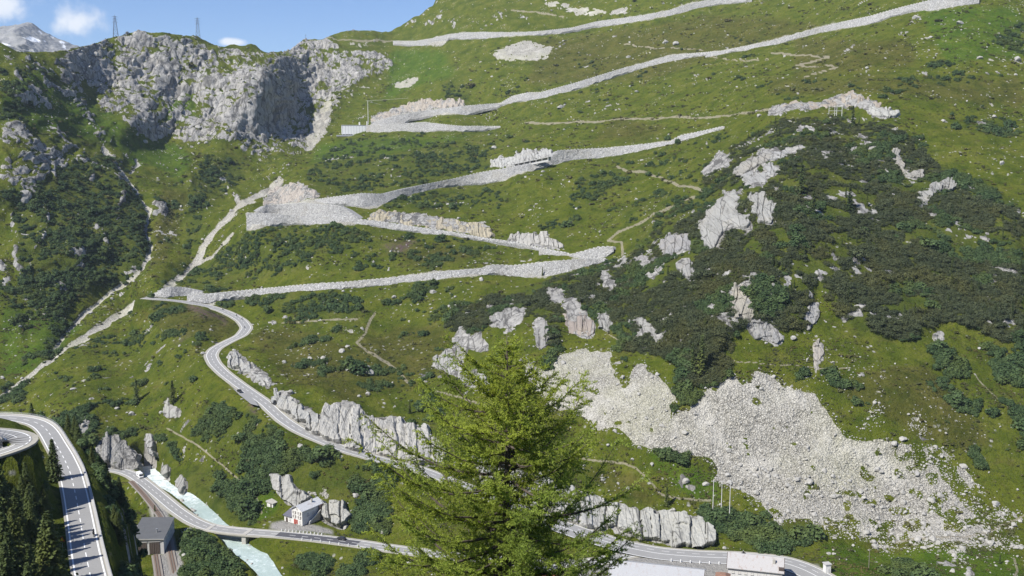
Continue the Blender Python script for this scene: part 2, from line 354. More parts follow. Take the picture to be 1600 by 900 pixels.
# ---- retaining walls of the pass road (top edge, bottom edge)
WALLS = [
 ('summit', [(614, 64), (650, 64), (675, 60), (700, 54), (727, 51), (755, 50), (800, 51), (825, 50), (850, 48), (895, 43), (930, 34), (1005, 24), (1045, 16), (1070, 8), (1100, 1), (1175, -4)],
            [(617, 69), (650, 70), (687, 72), (695, 68), (702, 60), (755, 59), (800, 58), (825, 56), (850, 54), (900, 47), (925, 41), (1012, 32), (1050, 24), (1082, 16), (1100, 9), (1175, 0)],
  'long pale rubble wall of the highest road stretch, just below the skyline hump'),
 ('upper', [(1102, 88), (1122, 81), (1150, 75), (1200, 65), (1270, 46), (1317, 34), (1360, 25), (1387, 17), (1417, 9), (1450, 1), (1530, -12)],
           [(1104, 90), (1125, 85), (1150, 80), (1200, 72), (1282, 50.5), (1330, 43), (1350, 39), (1385, 27), (1425, 16), (1465, 16), (1525, 4)],
  'rubble wall climbing to the top edge beside the large white boulder'),
 ('middle_upper', [(580, 191), (620, 180), (662, 173), (730, 165), (782, 161), (800, 150), (825, 144.5), (845, 144), (900, 129), (975, 106), (1015, 96), (1045, 87), (1085, 83), (1122, 80)],
                  [(580, 198), (625, 196), (640, 186), (687, 180), (732, 177), (770, 168), (800, 159), (825, 157), (850, 152), (912, 136), (972, 114), (1030, 100), (1085, 87), (1122, 83.5)],
  'rubble wall running up right from the white tunnel building'),
 ('building', [(572, 196), (610, 194.5), (645, 192), (662, 191), (700, 195), (720, 197), (782, 197.2)], [(572, 206), (607, 207), (645, 205), (690, 204), (725, 204), (762, 201), (782, 198.5)],
  'rubble wall level with the white tunnel building, right beside it'),
 ('middle', [(452, 319), (472, 316), (505, 310), (565, 302), (600, 303), (637, 294), (710, 279), (747, 270), (800, 261), (857, 249), (872, 235), (950, 231), (1000, 226), (1047, 221), (1062, 212), (1100, 204), (1132, 197)],
            [(452, 322), (480, 320), (517, 318), (540, 318), (575, 326), (587, 324), (615, 310), (637, 305), (712, 289), (750, 285), (800, 281), (838, 264), (882, 252), (925, 247), (960, 245), (1015, 235), (1050, 224), (1087, 214), (1125, 202)],
  'longest rubble wall, with the dark gallery slot at its middle'),
 ('hairpin_upper', [(402, 331), (415, 321), (475, 317), (497, 319.5), (527, 321), (540, 327), (559, 341)], [(400, 333.5), (420, 334), (475, 337), (500, 338.5), (527, 340), (545, 341.5), (560, 342.5)],
  'smooth pale wall above the left hairpin, stacked over a coarser wall'),
 ('hairpin_lower', [(385, 333), (400, 333), (475, 337), (559, 342.5), (600, 347), (650, 355), (702, 362), (750, 371), (800, 378), (842, 387), (870, 393), (895, 400), (945, 404.3)],
                   [(386, 360), (400, 359), (417, 352), (442, 347.5), (475, 349.5), (520, 350.5), (540, 354), (575, 350.5), (600, 356), (650, 361), (687, 367), (702, 366), (750, 374.5), (800, 381.5), (842, 390.5), (870, 396.5), (895, 403), (945, 407)],
  'coarse rubble wall with a square left end under the left hairpin'),
 ('bend_right', [(842, 388), (860, 391), (880, 394), (905, 401)], [(847, 397), (865, 399), (885, 400), (908, 403)], 'small triangular wall under the road short of the right hairpin'),
 ('hairpin_right', [(893, 398), (910, 393), (935, 386), (955, 385), (959, 389)], [(893, 400), (912, 402), (935, 402), (948, 399), (957, 392)], 'pale stone apron inside the right hairpin'),
 ('long', [(292, 461), (320, 460), (400, 452), (425, 450), (475, 445), (550, 440), (650, 430), (700, 424), (750, 420), (770, 414), (800, 415), (855, 409.5), (905, 405.5), (945, 404.5)],
          [(297, 469), (327, 472), (360, 465), (400, 461.5), (460, 455), (550, 449), (600, 444.5), (662, 441.5), (737, 437), (772, 426), (812, 433), (850, 435), (882, 427), (940, 409)],
  'lowest long rubble wall, ending above the bend with the meadow'),
 ('meadow_bend', [(240, 460), (252, 452), (270, 448.5), (290, 449.5), (318, 459)], [(240, 463), (260, 463.5), (280, 463), (300, 462), (319, 461)], 'low triangular rubble wall inside the lowest left hairpin'),
]
# ---- cut banks and crags; polygons in picture points, used to place real rock bodies on the slope
CUTS = [
 ('pink blasted rock bank above the white tunnel building', [(577, 189), (590, 180), (617, 172), (640, 162), (657, 158), (667, 160), (705, 157), (727, 162), (727, 165), (662, 171), (625, 178), (580, 192)], (.42, .36, .30), 3),
 ('pale fan of broken rock above the left hairpin', [(405, 330), (407, 325), (425, 297), (437, 292), (460, 289), (475, 291), (480, 296), (490, 297), (500, 308), (475, 314), (452, 318), (412, 320)], (.44, .38, .33), 2.5),
 ('ochre rock cutting with a dark seam above the descending road', [(575, 342), (587, 332), (600, 326), (604, 336), (625, 334), (647, 337), (670, 342), (700, 342.5), (717, 348), (735, 353), (742, 348), (755, 355), (778, 369), (747, 366), (700, 359), (650, 353), (612, 347)], (.42, .36, .26), 3),
 ('pale rock cutting short of the right hairpin', [(795, 368), (810, 366.5), (854, 366), (858, 373), (870, 378), (882, 386), (872, 388), (850, 384), (825, 380), (795, 374)], (.43, .40, .36), 2.5),
 ('smooth pale slab above the gallery slot', [(767, 258), (768, 253), (782, 248), (800, 244.5), (822, 237), (865, 235), (862, 247), (800, 260)], (.45, .43, .40), 2),
 ('reddish debris cone below the little summit track', [(1200, 184), (1202, 172), (1230, 163), (1280, 162), (1305, 153), (1332, 144), (1352, 155), (1360, 160), (1380, 163), (1370, 167), (1310, 166), (1250, 172)], (.37, .31, .25), 2),
 ('white blocky rubble tongue right of the summit debris', [(1350, 166), (1372, 170), (1410, 176), (1395, 181), (1375, 184), (1352, 172)], (.44, .42, .38), 2),
]
CRAGS = [
 ('tall crag with a reddish stain above the scree', [(882, 470), (895, 466), (905, 475), (915, 490), (932, 513), (928, 525), (910, 530), (893, 522), (884, 500)], (.36, .30, .26)),
 ('narrow grey pillar left of the stained crag', [(835, 501), (850, 498), (856, 510), (855, 540), (848, 546), (838, 540), (836, 520)], (.34, .32, .30)),
 ('small white crag above the narrow pillar', [(853, 456), (875, 451), (884, 462), (872, 479), (860, 472)], (.38, .36, .33)),
 ('white crag close right of the stained crag', [(935, 488), (945, 488), (958, 505), (950, 518), (938, 513)], (.38, .36, .33)),
 ('ragged low crag near the scree top right of the stained crag', [(975, 502), (1000, 500), (1014, 505), (1027, 520), (1030, 534), (1020, 526), (1000, 512)], (.38, .36, .33)),
 ('broad jagged crag behind the larch tip', [(765, 500), (772, 490), (800, 484), (827, 484), (815, 505), (790, 512), (770, 512)], (.35, .33, .31)),
 ('crag with an ochre streak in the middle of the dark pines', [(1140, 450), (1160, 447), (1170, 470), (1179, 492), (1165, 501), (1148, 498), (1140, 472)], (.40, .36, .30)),
 ('stepped pale rib below the ochre streaked crag', [(1165, 506), (1180, 500), (1200, 505), (1226, 530), (1214, 540), (1195, 530), (1178, 528)], (.38, .36, .34)),
 ('spiky grey fins left of the larch tip', [(704, 531), (712, 525), (722, 506), (729, 520), (736, 535), (745, 524), (754, 530), (767, 546), (745, 550), (735, 546), (715, 540)], (.37, .35, .33)),
 ('heap of white blocks below the spiky fins', [(675, 562), (690, 555), (700, 545), (726, 542), (731, 555), (721, 570), (724, 592), (700, 582), (684, 574)], (.42, .40, .37)),
 ('white blocks half hidden by the larch', [(718, 592), (740, 578), (756, 590), (770, 612), (740, 608)], (.42, .40, .37)),
 ('largest bare crag high on the spur', [(1094, 356), (1105, 330), (1120, 320), (1133, 300), (1150, 297), (1154, 310), (1146, 325), (1156, 335), (1166, 340), (1176, 350), (1168, 361), (1158, 352), (1140, 352), (1130, 366), (1118, 389), (1099, 381)], (.40, .38, .35)),
 ('pale crag right of the largest bare crag', [(1168, 305), (1190, 299), (1210, 320), (1206, 350), (1190, 346), (1176, 325)], (.40, .38, .35)),
 ('flat pale crag above the largest bare crag', [(1156, 275), (1175, 267), (1197, 274), (1192, 288), (1165, 286)], (.40, .38, .36)),
 ('small white crag on the left brow of the spur', [(1096, 272), (1105, 266), (1119, 250), (1122, 239), (1137, 245), (1141, 260), (1120, 268), (1105, 279)], (.40, .38, .36)),
 ('slanting pale ledge on the brow of the spur', [(1143, 272), (1170, 252), (1190, 239), (1217, 234), (1217, 244), (1185, 258), (1160, 272)], (.38, .35, .31)),
 ('grey crag among bushes below the footpath', [(1028, 381), (1045, 371), (1060, 364), (1077, 375), (1079, 389), (1060, 397), (1040, 396)], (.35, .33, .32)),
 ('small grey crag in the pines under the footpath crag', [(1053, 410), (1075, 404), (1086, 425), (1080, 442), (1068, 431)], (.35, .33, .31)),
 ('rounded grey knob right of the right hairpin', [(990, 405), (1010, 399), (1017, 410), (1000, 417)], (.34, .31, .30)),
 ('crag under the right hairpin wall', [(938, 424), (950, 430), (964, 448), (950, 456), (941, 445)], (.35, .33, .31)),
 ('white rib at the top of the dark pine slope', [(1198, 241), (1252, 228), (1256, 236), (1215, 246), (1200, 252)], (.42, .40, .38)),
 ('white blocks below the white rib', [(1196, 256), (1221, 261), (1212, 274), (1196, 278)], (.42, .40, .38)),
 ('bare gravel chute on the upper right of the pines', [(1393, 228), (1406, 238), (1413, 268), (1446, 266), (1440, 278), (1415, 276), (1399, 256)], (.38, .35, .31)),
 ('pale gravel patch below the bare chute', [(1434, 300), (1450, 297), (1466, 284), (1492, 281), (1491, 294), (1455, 301), (1445, 320), (1435, 323)], (.38, .36, .33)),
 ('white strip of rock at the lower edge of the pines', [(1262, 478), (1279, 478), (1276, 500), (1262, 517)], (.40, .38, .36)),
 ('thin pinkish gravel chute above the right scree', [(1274, 533), (1287, 538), (1282, 560), (1273, 592), (1270, 560)], (.42, .38, .34)),
 ('lone white crag right of the pine edge', [(1455, 526), (1470, 519), (1474, 534), (1460, 540)], (.40, .38, .36)),
 ('split pale tooth of rock on the left meadow', [(256, 642), (265, 626), (271, 640), (280, 636), (285, 651), (262, 654)], (.42, .40, .36)),
 ('pale crag above the left edge road', [(121, 670), (128, 654), (140, 658), (137, 673), (125, 676)], (.40, .38, .35)),
 ('big grey rock face above the gorge mouth', [(148, 703), (160, 689), (174, 680), (186, 677), (190, 694), (202, 698), (216, 714), (219, 737), (192, 737), (175, 727), (158, 720)], (.33, .31, .29)),
 ('leaning slab right of the gorge rock face', [(226, 686), (235, 682), (244, 700), (241, 711), (232, 705)], (.38, .36, .34)),
 ('pale rock on the river bend', [(249, 738), (262, 720), (266, 742), (256, 748)], (.40, .38, .34)),
 ('pale rock on the bank above the river rapids', [(273, 752), (285, 743), (291, 760), (282, 772)], (.40, .38, .35)),
 ('slanting ribbed cliff behind the house', [(423, 745), (435, 738), (450, 748), (470, 768), (487, 778), (478, 792), (450, 788), (440, 776), (430, 761)], (.40, .38, .35)),
 ('ribbed cliff right of the house', [(500, 797), (505, 789), (520, 786), (541, 790), (548, 815), (532, 826), (520, 817), (508, 812)], (.42, .40, .36)),
 ('light rock wall with vertical cracks along the upper bend', [(357, 570), (357, 552), (366, 552), (376, 557), (386, 566), (396, 574), (412, 584), (424, 598), (421, 611), (410, 601), (395, 590), (375, 577)], (.44, .42, .39)),
 ('low white rock bank beside the descending road', [(427, 616), (440, 612), (456, 624), (478, 641), (498, 652), (500, 672), (482, 669), (460, 652), (437, 637)], (.43, .41, .38)),
 ('great fissured white cliff along the road', [(482, 669), (500, 652), (506, 639), (535, 631), (553, 631), (570, 649), (585, 655), (600, 655), (612, 651), (628, 655), (645, 667), (661, 671), (677, 680), (694, 702), (700, 728), (650, 722), (625, 717), (600, 713), (562, 701), (520, 689)], (.46, .43, .39)),
 ('white rock bank behind the larch crown', [(740, 712), (800, 732), (850, 748), (900, 765), (945, 785), (945, 826), (900, 816), (850, 792), (800, 772), (755, 752)], (.42, .40, .37)),
 ('sheer columned cliff above the lower road', [(935, 790), (945, 784), (970, 789), (981, 797), (987, 790), (1000, 797), (1012, 792), (1022, 800), (1040, 802), (1062, 804), (1082, 811), (1096, 811), (1113, 820), (1118, 826), (1113, 849), (1077, 853), (1050, 850), (1025, 845), (1000, 838), (985, 833), (940, 818)], (.43, .41, .37)),
]
# ---- ground cover regions
ROCKP = [([(795, 262), (830, 268), (862, 272), (850, 300), (855, 320), (838, 348), (826, 342), (822, 310), (805, 290), (795, 285)], .47), ([(100, 84), (150, 68), (210, 55), (300, 59), (345, 74), (410, 82), (440, 90), (452, 190), (462, 236), (420, 240), (385, 245), (350, 215), (320, 170), (300, 200), (262, 190), (262, 215), (235, 225), (205, 205), (155, 170), (128, 125)], .73),
         ([(262, 182), (300, 178), (350, 165), (400, 155), (440, 165), (455, 215), (430, 240), (385, 228), (330, 222), (290, 228), (258, 215)], .78),
         ([(418, 84), (437, 82), (475, 66), (520, 64), (540, 80), (575, 82), (610, 82), (622, 90), (615, 115), (590, 120), (560, 132), (535, 160), (528, 180), (510, 212), (480, 242), (462, 236), (448, 170), (438, 120)], .77),
         ([(525, 54), (607, 52), (607, 62), (530, 62)], .45), ([(682, 0), (665, 18), (640, 34), (655, 48), (700, 30), (760, 10), (790, 20), (800, 35), (760, 40), (710, 50), (690, 45), (720, 0), (760, -40), (690, -20)], .42),
         ([(90, 88), (108, 92), (128, 150), (160, 200), (190, 245), (210, 290), (190, 290), (150, 225), (110, 170)], .52),
         ([(0, 190), (30, 195), (60, 225), (90, 230), (110, 240), (150, 260), (140, 278), (120, 265), (80, 262), (55, 300), (42, 322), (20, 290), (0, 285)], .68),
         ([(0, 110), (40, 100), (70, 150), (100, 190), (60, 190), (20, 150)], .46), ([(150, 240), (200, 290), (215, 300), (180, 300), (140, 270)], .5), ([(40, 440), (75, 430), (110, 470), (90, 490), (50, 470)], .42), ([(100, 380), (125, 375), (130, 420), (105, 430)], .45), ([(20, 345), (32, 345), (30, 370), (38, 400), (35, 425), (22, 400)], .55), ([(0, 410), (18, 420), (12, 450), (0, 450)], .6), ([(62, 330), (72, 330), (75, 370), (60, 395), (54, 390)], .5),
         ([(395, 235), (470, 235), (455, 265), (430, 290), (408, 300), (390, 270)], .55), ([(280, 240), (320, 225), (325, 260), (300, 290), (275, 285)], .38),
         ([(240, 300), (262, 320), (262, 350), (245, 385), (235, 370)], .55), ([(22, 525), (40, 525), (38, 560), (22, 560)], .5),
         ([(955, 320), (1035, 325), (1030, 350), (960, 345)], .3), ([(1085, 30), (1190, 30), (1190, 60), (1110, 58)], .3), ([(170, 500), (280, 500), (280, 530), (170, 530)], .34),
         ([(480, 520), (570, 500), (600, 545), (590, 590), (520, 590), (470, 560)], .3), ([(600, 640), (560, 610), (500, 600), (480, 620), (560, 650)], .28)]
SCREEP = [[(815, 560), (845, 574), (870, 557), (905, 549), (935, 547), (955, 554), (960, 580), (965, 600), (975, 603), (985, 585), (1000, 565), (1010, 580), (1025, 582), (1048, 598), (1058, 620), (1050, 640), (1062, 648), (1082, 640), (1090, 620), (1115, 600), (1140, 585), (1150, 589), (1160, 602), (1172, 600), (1178, 587), (1200, 590), (1215, 605), (1240, 612), (1265, 618), (1290, 640), (1302, 668), (1320, 690), (1350, 690), (1375, 690), (1405, 690), (1408, 715), (1435, 720), (1445, 740), (1460, 735), (1475, 760), (1500, 790), (1540, 800), (1560, 815), (1545, 850), (1500, 846), (1450, 842), (1400, 838), (1330, 828), (1280, 822), (1240, 815), (1215, 815), (1190, 785), (1150, 768), (1120, 745), (1110, 715), (1060, 712), (1020, 700), (985, 690), (960, 672), (900, 650), (860, 630), (830, 600)],
          [(768, 86), (790, 72), (805, 65), (840, 66), (865, 75), (855, 90), (830, 95), (800, 92), (780, 92)], [(850, 0), (900, 13), (950, 17), (985, 12), (1000, 15), (960, 23), (900, 20), (845, 6)],
          [(612, 132), (640, 122), (660, 120), (640, 132), (620, 141)], [(488, 188), (505, 170), (518, 158), (522, 168), (512, 205), (492, 232), (478, 236)]]
SCREEH = [([(535, 64), (578, 63), (610, 66), (580, 72), (562, 82), (545, 74)], .62), ([(1340, 665), (1360, 625), (1388, 630), (1372, 650), (1378, 670), (1350, 675)], .55), ([(1405, 650), (1430, 630), (1450, 655), (1430, 678), (1405, 668)], .55), ([(1400, 690), (1480, 700), (1540, 770), (1590, 790), (1600, 850), (1500, 860), (1440, 850), (1400, 800)], .56), ([(1250, 812), (1340, 815), (1400, 835), (1500, 850), (1540, 870), (1500, 885), (1440, 862), (1340, 850), (1270, 840)], .5),
          ([(1395, 60), (1470, 56), (1475, 68), (1400, 70)], .55), ([(1400, 102), (1440, 97), (1442, 110), (1405, 110)], .55), ([(1535, 145), (1575, 150), (1575, 170), (1545, 168)], .5), ([(1410, 145), (1450, 145), (1450, 158), (1410, 158)], .4), ([(1520, 95), (1600, 82), (1600, 104), (1530, 104)], .5),
          ([(985, 80), (1040, 72), (1050, 84), (1000, 93)], .45), ([(1110, 30), (1190, 28), (1195, 50), (1120, 55)], .3), ([(600, 480), (680, 470), (690, 500), (620, 510)], .25), ([(720, 70), (800, 60), (800, 95), (740, 90)], .35), ([(1255, 545), (1340, 540), (1400, 600), (1330, 620), (1250, 600)], .28),
          ([(660, 75), (700, 78), (700, 105), (660, 110)], .25), ([(820, 170), (950, 172), (1100, 172), (1100, 183), (960, 186), (830, 190)], .35), ([(540, 110), (620, 90), (600, 140), (560, 160), (530, 170)], .45), ([(1010, 560), (1130, 560), (1140, 585), (1080, 600), (1010, 580)], .2)]
HOLES = [[(963, 585), (990, 560), (980, 600), (970, 604)], [(845, 562), (862, 562), (862, 574), (846, 574)], [(1370, 705), (1376, 700), (1376, 716), (1366, 714)], [(1422, 728), (1438, 728), (1440, 742), (1428, 745)], [(1440, 745), (1465, 740), (1460, 760), (1445, 762)], [(1395, 790), (1420, 788), (1418, 802), (1400, 802)], [(1260, 757), (1282, 757), (1280, 768), (1262, 770)],
         [(1440, 775), (1470, 770), (1468, 798), (1445, 796)], [(1320, 780), (1330, 780), (1334, 800), (1322, 800)], [(1420, 810), (1450, 808), (1448, 826), (1425, 826)], [(1290, 812), (1330, 812), (1330, 824), (1290, 824)], [(1310, 765), (1330, 766), (1326, 774), (1310, 772)], [(1350, 778), (1376, 776), (1378, 786), (1352, 786)]]
STREAMS = [([(437, 285), (420, 298), (400, 307), (370, 325), (345, 350), (322, 377), (305, 407), (290, 425), (265, 443), (250, 455), (215, 472), (190, 487), (150, 510), (120, 532), (80, 557), (50, 580), (32, 592), (10, 610), (-10, 626)], 4.0),
           ([(362, 365), (345, 385), (332, 400), (310, 408)], 2.6),
           ([(160, 230), (178, 250), (195, 272), (212, 292), (230, 320), (235, 332), (230, 355), (235, 380), (232, 395), (220, 412), (195, 437), (172, 450), (150, 470), (125, 487), (105, 510), (87, 532), (77, 550)], 2.8), ([(205, 268), (216, 256), (215, 250)], 2.5)]
PATHS = [([(478, 65.5), (535, 63.5), (614, 65)], 1.3), ([(262, 670), (290, 685), (310, 697), (335, 717), (370, 745), (400, 777), (408, 800)], 1.6), ([(585, 490), (575, 505), (567, 527), (557, 536), (575, 552), (607, 565), (620, 577), (640, 602)], 2.2), ([(682, 612), (722, 622), (760, 635)], 1.8),
         ([(900, 713), (935, 719), (975, 722), (992, 730), (1012, 747), (1032, 770), (1052, 777), (1085, 780), (1110, 782)], 1.9), ([(1610, 798), (1600, 802), (1550, 825), (1512, 835), (1450, 841), (1400, 847)], 2.0),
         ([(965, 262), (985, 270), (1005, 270), (1032, 279), (1062, 291), (1097, 297)], 2.2), ([(1085, 307), (1062, 317), (1035, 330), (1000, 347), (965, 361), (950, 375), (970, 377), (972, 400)], 2.2),
         ([(1205, 85), (1295, 87), (1244, 102), (1310, 104), (1255, 119)], 1.2), ([(975, 69), (1025, 75), (1100, 77)], .9), ([(800, 16), (880, 25)], 1.2), ([(820, 193), (925, 189), (1025, 185.5), (1095, 184), (1150, 179), (1205, 172)], 1.7),
         ([(1105, 88), (1150, 96), (1200, 92)], 1.1), ([(950, 522), (1000, 545), (1045, 552), (1110, 560), (1200, 572), (1330, 578)], .9), ([(440, 504), (480, 500), (530, 498), (560, 498)], 1.3), ([(1585, 870), (1590, 890), (1583, 905)], 2.2), ([(1525, 590), (1545, 612), (1575, 640), (1600, 668)], 1.0)]
BUSHP = [([(1200, 195), (1330, 176), (1380, 190), (1440, 225), (1470, 262), (1520, 275), (1570, 300), (1600, 320), (1600, 545), (1560, 540), (1530, 510), (1480, 505), (1440, 520), (1380, 532), (1330, 505), (1290, 470), (1275, 440), (1262, 480), (1260, 520), (1210, 512), (1170, 500), (1130, 540), (1100, 575), (1040, 560), (980, 545), (950, 505), (930, 520), (880, 500), (870, 540), (850, 535), (840, 500), (790, 500), (700, 525), (690, 515), (720, 480), (800, 455), (880, 430), (940, 412), (985, 395), (1010, 350), (1090, 310), (1110, 265), (1160, 225)], .9),
         ([(1110, 540), (1130, 500), (1150, 560), (1115, 600), (1085, 602), (1055, 590), (1050, 560)], .7), ([(40, 295), (75, 270), (130, 255), (165, 240), (185, 250), (222, 300), (232, 350), (228, 395), (200, 440), (150, 450), (110, 470), (60, 485), (25, 450), (30, 380), (20, 320), (0, 330), (0, 295)], .93), ([(0, 440), (60, 470), (130, 480), (100, 530), (60, 560), (60, 520), (0, 500)], .42),
         ([(320, 240), (380, 250), (378, 280), (350, 305), (318, 300), (330, 320), (300, 330), (320, 340), (312, 380), (285, 410), (295, 330), (300, 300)], .85), ([(250, 440), (290, 410), (320, 400), (310, 425), (275, 450)], .7), ([(105, 505), (100, 540), (75, 555), (55, 550), (65, 535), (90, 515)], .9), ([(0, 590), (35, 600), (35, 620), (5, 630), (0, 630)], .8), ([(35, 590), (45, 598), (30, 615), (10, 620)], .7),
         ([(480, 285), (490, 250), (530, 225), (560, 215), (650, 225), (700, 225), (760, 240), (768, 258), (745, 268), (700, 278), (640, 292), (560, 300), (515, 306), (500, 300)], .68), ([(530, 215), (640, 208), (760, 204), (840, 215), (770, 240), (640, 225), (540, 225)], .3),
         ([(290, 440), (340, 400), (390, 362), (440, 350), (520, 353), (570, 358), (580, 375), (540, 392), (500, 400), (480, 420), (440, 430), (400, 440), (320, 455)], .72), ([(560, 350), (690, 370), (800, 385), (850, 400), (770, 412), (650, 425), (550, 435), (500, 430), (560, 390)], .28), ([(380, 470), (440, 462), (520, 455), (560, 470), (570, 490), (520, 497), (470, 495), (420, 480)], .75), ([(330, 470), (360, 468), (380, 480), (360, 482)], .6), ([(560, 450), (700, 445), (760, 450), (700, 480), (660, 500), (600, 495)], .32), ([(690, 480), (760, 470), (760, 520), (700, 520)], .7),
         ([(600, 310), (640, 300), (680, 300), (760, 285), (795, 290), (795, 320), (740, 330), (690, 335), (640, 325), (600, 330)], .5), ([(900, 285), (950, 265), (975, 270), (985, 290), (930, 310), (905, 312)], .8), ([(960, 330), (1000, 305), (1050, 300), (1080, 310), (1020, 325), (980, 350)], .6),
         ([(688, 128), (720, 128), (738, 140), (735, 160), (690, 150)], .8), ([(1545, 60), (1570, 45), (1600, 30), (1600, 85), (1560, 75)], .95), ([(1440, 98), (1490, 95), (1490, 106), (1450, 106)], .7),
         ([(415, 695), (440, 690), (470, 692), (500, 705), (530, 712), (560, 725), (610, 738), (615, 760), (610, 790), (590, 830), (555, 830), (548, 800), (540, 780), (500, 780), (470, 765), (430, 740), (415, 720)], .85), ([(300, 640), (340, 632), (380, 650), (410, 660), (440, 690), (420, 720), (430, 745), (400, 760), (370, 730), (330, 700), (300, 680)], .62), ([(278, 740), (300, 730), (330, 728), (345, 740), (390, 760), (395, 800), (405, 815), (380, 820), (345, 812), (325, 790), (300, 770), (282, 765)], .95), ([(240, 690), (262, 690), (285, 700), (282, 725), (262, 720)], .7), ([(285, 840), (310, 830), (340, 845), (370, 862), (378, 885), (376, 940), (300, 940), (285, 880)], .9), ([(256, 775), (290, 790), (313, 815), (300, 810), (270, 790)], .8), ([(465, 868), (500, 862), (520, 870), (515, 885), (480, 892), (468, 885)], .85), ([(445, 850), (560, 862), (640, 885), (560, 900), (500, 898)], .25), ([(400, 735), (430, 740), (430, 780), (410, 775)], .8),
         ([(1085, 800), (1105, 792), (1150, 802), (1180, 812), (1190, 790), (1215, 818), (1262, 820), (1265, 845), (1255, 865), (1225, 862), (1190, 855), (1150, 840), (1118, 828)], .95), ([(200, 475), (240, 472), (262, 476), (295, 474), (300, 490), (270, 500), (225, 498), (200, 490)], .75), ([(265, 530), (300, 510), (340, 515), (355, 525), (310, 530), (280, 530)], .5), ([(255, 600), (290, 575), (310, 580), (310, 600), (270, 620)], .55), ([(80, 640), (130, 645), (190, 670), (250, 665), (260, 690), (200, 690), (150, 690), (110, 680), (85, 660)], .66), ([(850, 560), (864, 560), (864, 574), (845, 572)], .9), ([(1055, 610), (1090, 608), (1088, 630), (1060, 632)], .95), ([(1048, 640), (1060, 632), (1060, 650), (1050, 655)], .6), ([(955, 545), (985, 540), (980, 565), (958, 560)], .8), ([(1240, 590), (1260, 580), (1260, 605), (1245, 608)], .8), ([(1455, 545), (1480, 540), (1480, 570), (1460, 575)], .9), ([(1480, 575), (1510, 570), (1510, 590), (1485, 588)], .9), ([(1545, 570), (1600, 560), (1600, 600), (1555, 600)], .9), ([(1560, 620), (1600, 640), (1600, 690), (1570, 650)], .6), ([(1500, 690), (1600, 690), (1600, 740), (1530, 740)], .3), ([(1380, 880), (1430, 878), (1480, 892), (1440, 910), (1370, 900)], .7), ([(1040, 705), (1080, 712), (1080, 730), (1050, 722)], .7), ([(1015, 700), (1040, 706), (1030, 715)], .6), ([(630, 655), (690, 630), (720, 650), (700, 680), (650, 680)], .6), ([(640, 590), (670, 600), (690, 640), (640, 640)], .35),
         ([(830, 350), (900, 340), (920, 360), (880, 380), (860, 365)], .35), ([(1150, 120), (1600, 110), (1600, 260), (1450, 240), (1350, 170), (1180, 150)], .08), ([(700, 100), (1100, 60), (1300, 60), (1100, 150), (800, 190), (700, 140)], .06), ([(1280, 500), (1600, 540), (1600, 720), (1420, 690), (1300, 620)], .2), ([(400, 460), (700, 500), (700, 640), (500, 600), (400, 520)], .24), ([(60, 560), (300, 480), (340, 540), (250, 640), (100, 640)], .24), ([(0, 480), (150, 480), (60, 580), (0, 600)], .22), ([(0, 90), (100, 120), (180, 220), (100, 230), (0, 190)], .25), ([(240, 280), (400, 250), (330, 330), (250, 400)], .25), ([(900, 240), (1130, 205), (1180, 230), (1090, 300), (960, 260)], .28), ([(880, 300), (1090, 310), (1000, 390), (940, 380)], .25)]
HEATHP = [[(840, 60), (1150, 20), (1300, 40), (1000, 130), (820, 130)], [(560, 520), (700, 500), (720, 560), (640, 620), (560, 600)], [(380, 520), (480, 510), (600, 580), (560, 640), (440, 600)], [(220, 470), (330, 480), (380, 510), (350, 535), (250, 520)], [(250, 290), (300, 300), (260, 420), (230, 420)], [(960, 180), (1060, 200), (1000, 225), (920, 220)], [(900, 720), (1000, 740), (1040, 790), (950, 775)], [(1190, 120), (1600, 120), (1600, 170), (1400, 150), (1200, 150)], [(600, 370), (800, 400), (640, 420)], [(1240, 60), (1420, 60), (1440, 110), (1240, 115)], [(1280, 600), (1450, 560), (1560, 700), (1440, 690)]]
LUSHP = [[(0, 140), (60, 110), (200, 200), (300, 240), (290, 290), (180, 230), (100, 215), (0, 190)], [(130, 100), (180, 190), (230, 260), (200, 260)], [(610, 75), (690, 78), (720, 120), (640, 140), (600, 160)], [(500, 220), (760, 205), (700, 225), (480, 260)], [(1280, 850), (1600, 860), (1600, 960), (1280, 960)], [(1430, 10), (1600, 10), (1600, 90), (1480, 100)], [(250, 150), (310, 145), (310, 190), (260, 200)], [(0, 480), (140, 500), (50, 580), (0, 590)], [(400, 740), (440, 790), (400, 830), (380, 790)], [(1000, 690), (1130, 740), (1120, 790), (1040, 750)]]
PURPLEP = [[(290, 474), (320, 482), (350, 495), (352, 510), (330, 500), (300, 486)], [(268, 535), (285, 527), (305, 522), (290, 532), (272, 540)], [(395, 640), (402, 640), (402, 655), (394, 655)], [(600, 385), (640, 375), (660, 377), (630, 392), (605, 395)]]

NC, NR = 1120, 540
UG = np.linspace(-220, 1820, NC)
VT = np.interp(UG, SKYLINE[:, 0], SKYLINE[:, 1]) + 2.2*fbm(np.c_[UG/14, UG*0, UG*0], 4, 3)
tt = np.linspace(0, 1, NR)
VB = 985.0
Ug = np.repeat(UG[None, :], NR, 0); Vg = VT[None, :] + tt[:, None]*(VB - VT[None, :])
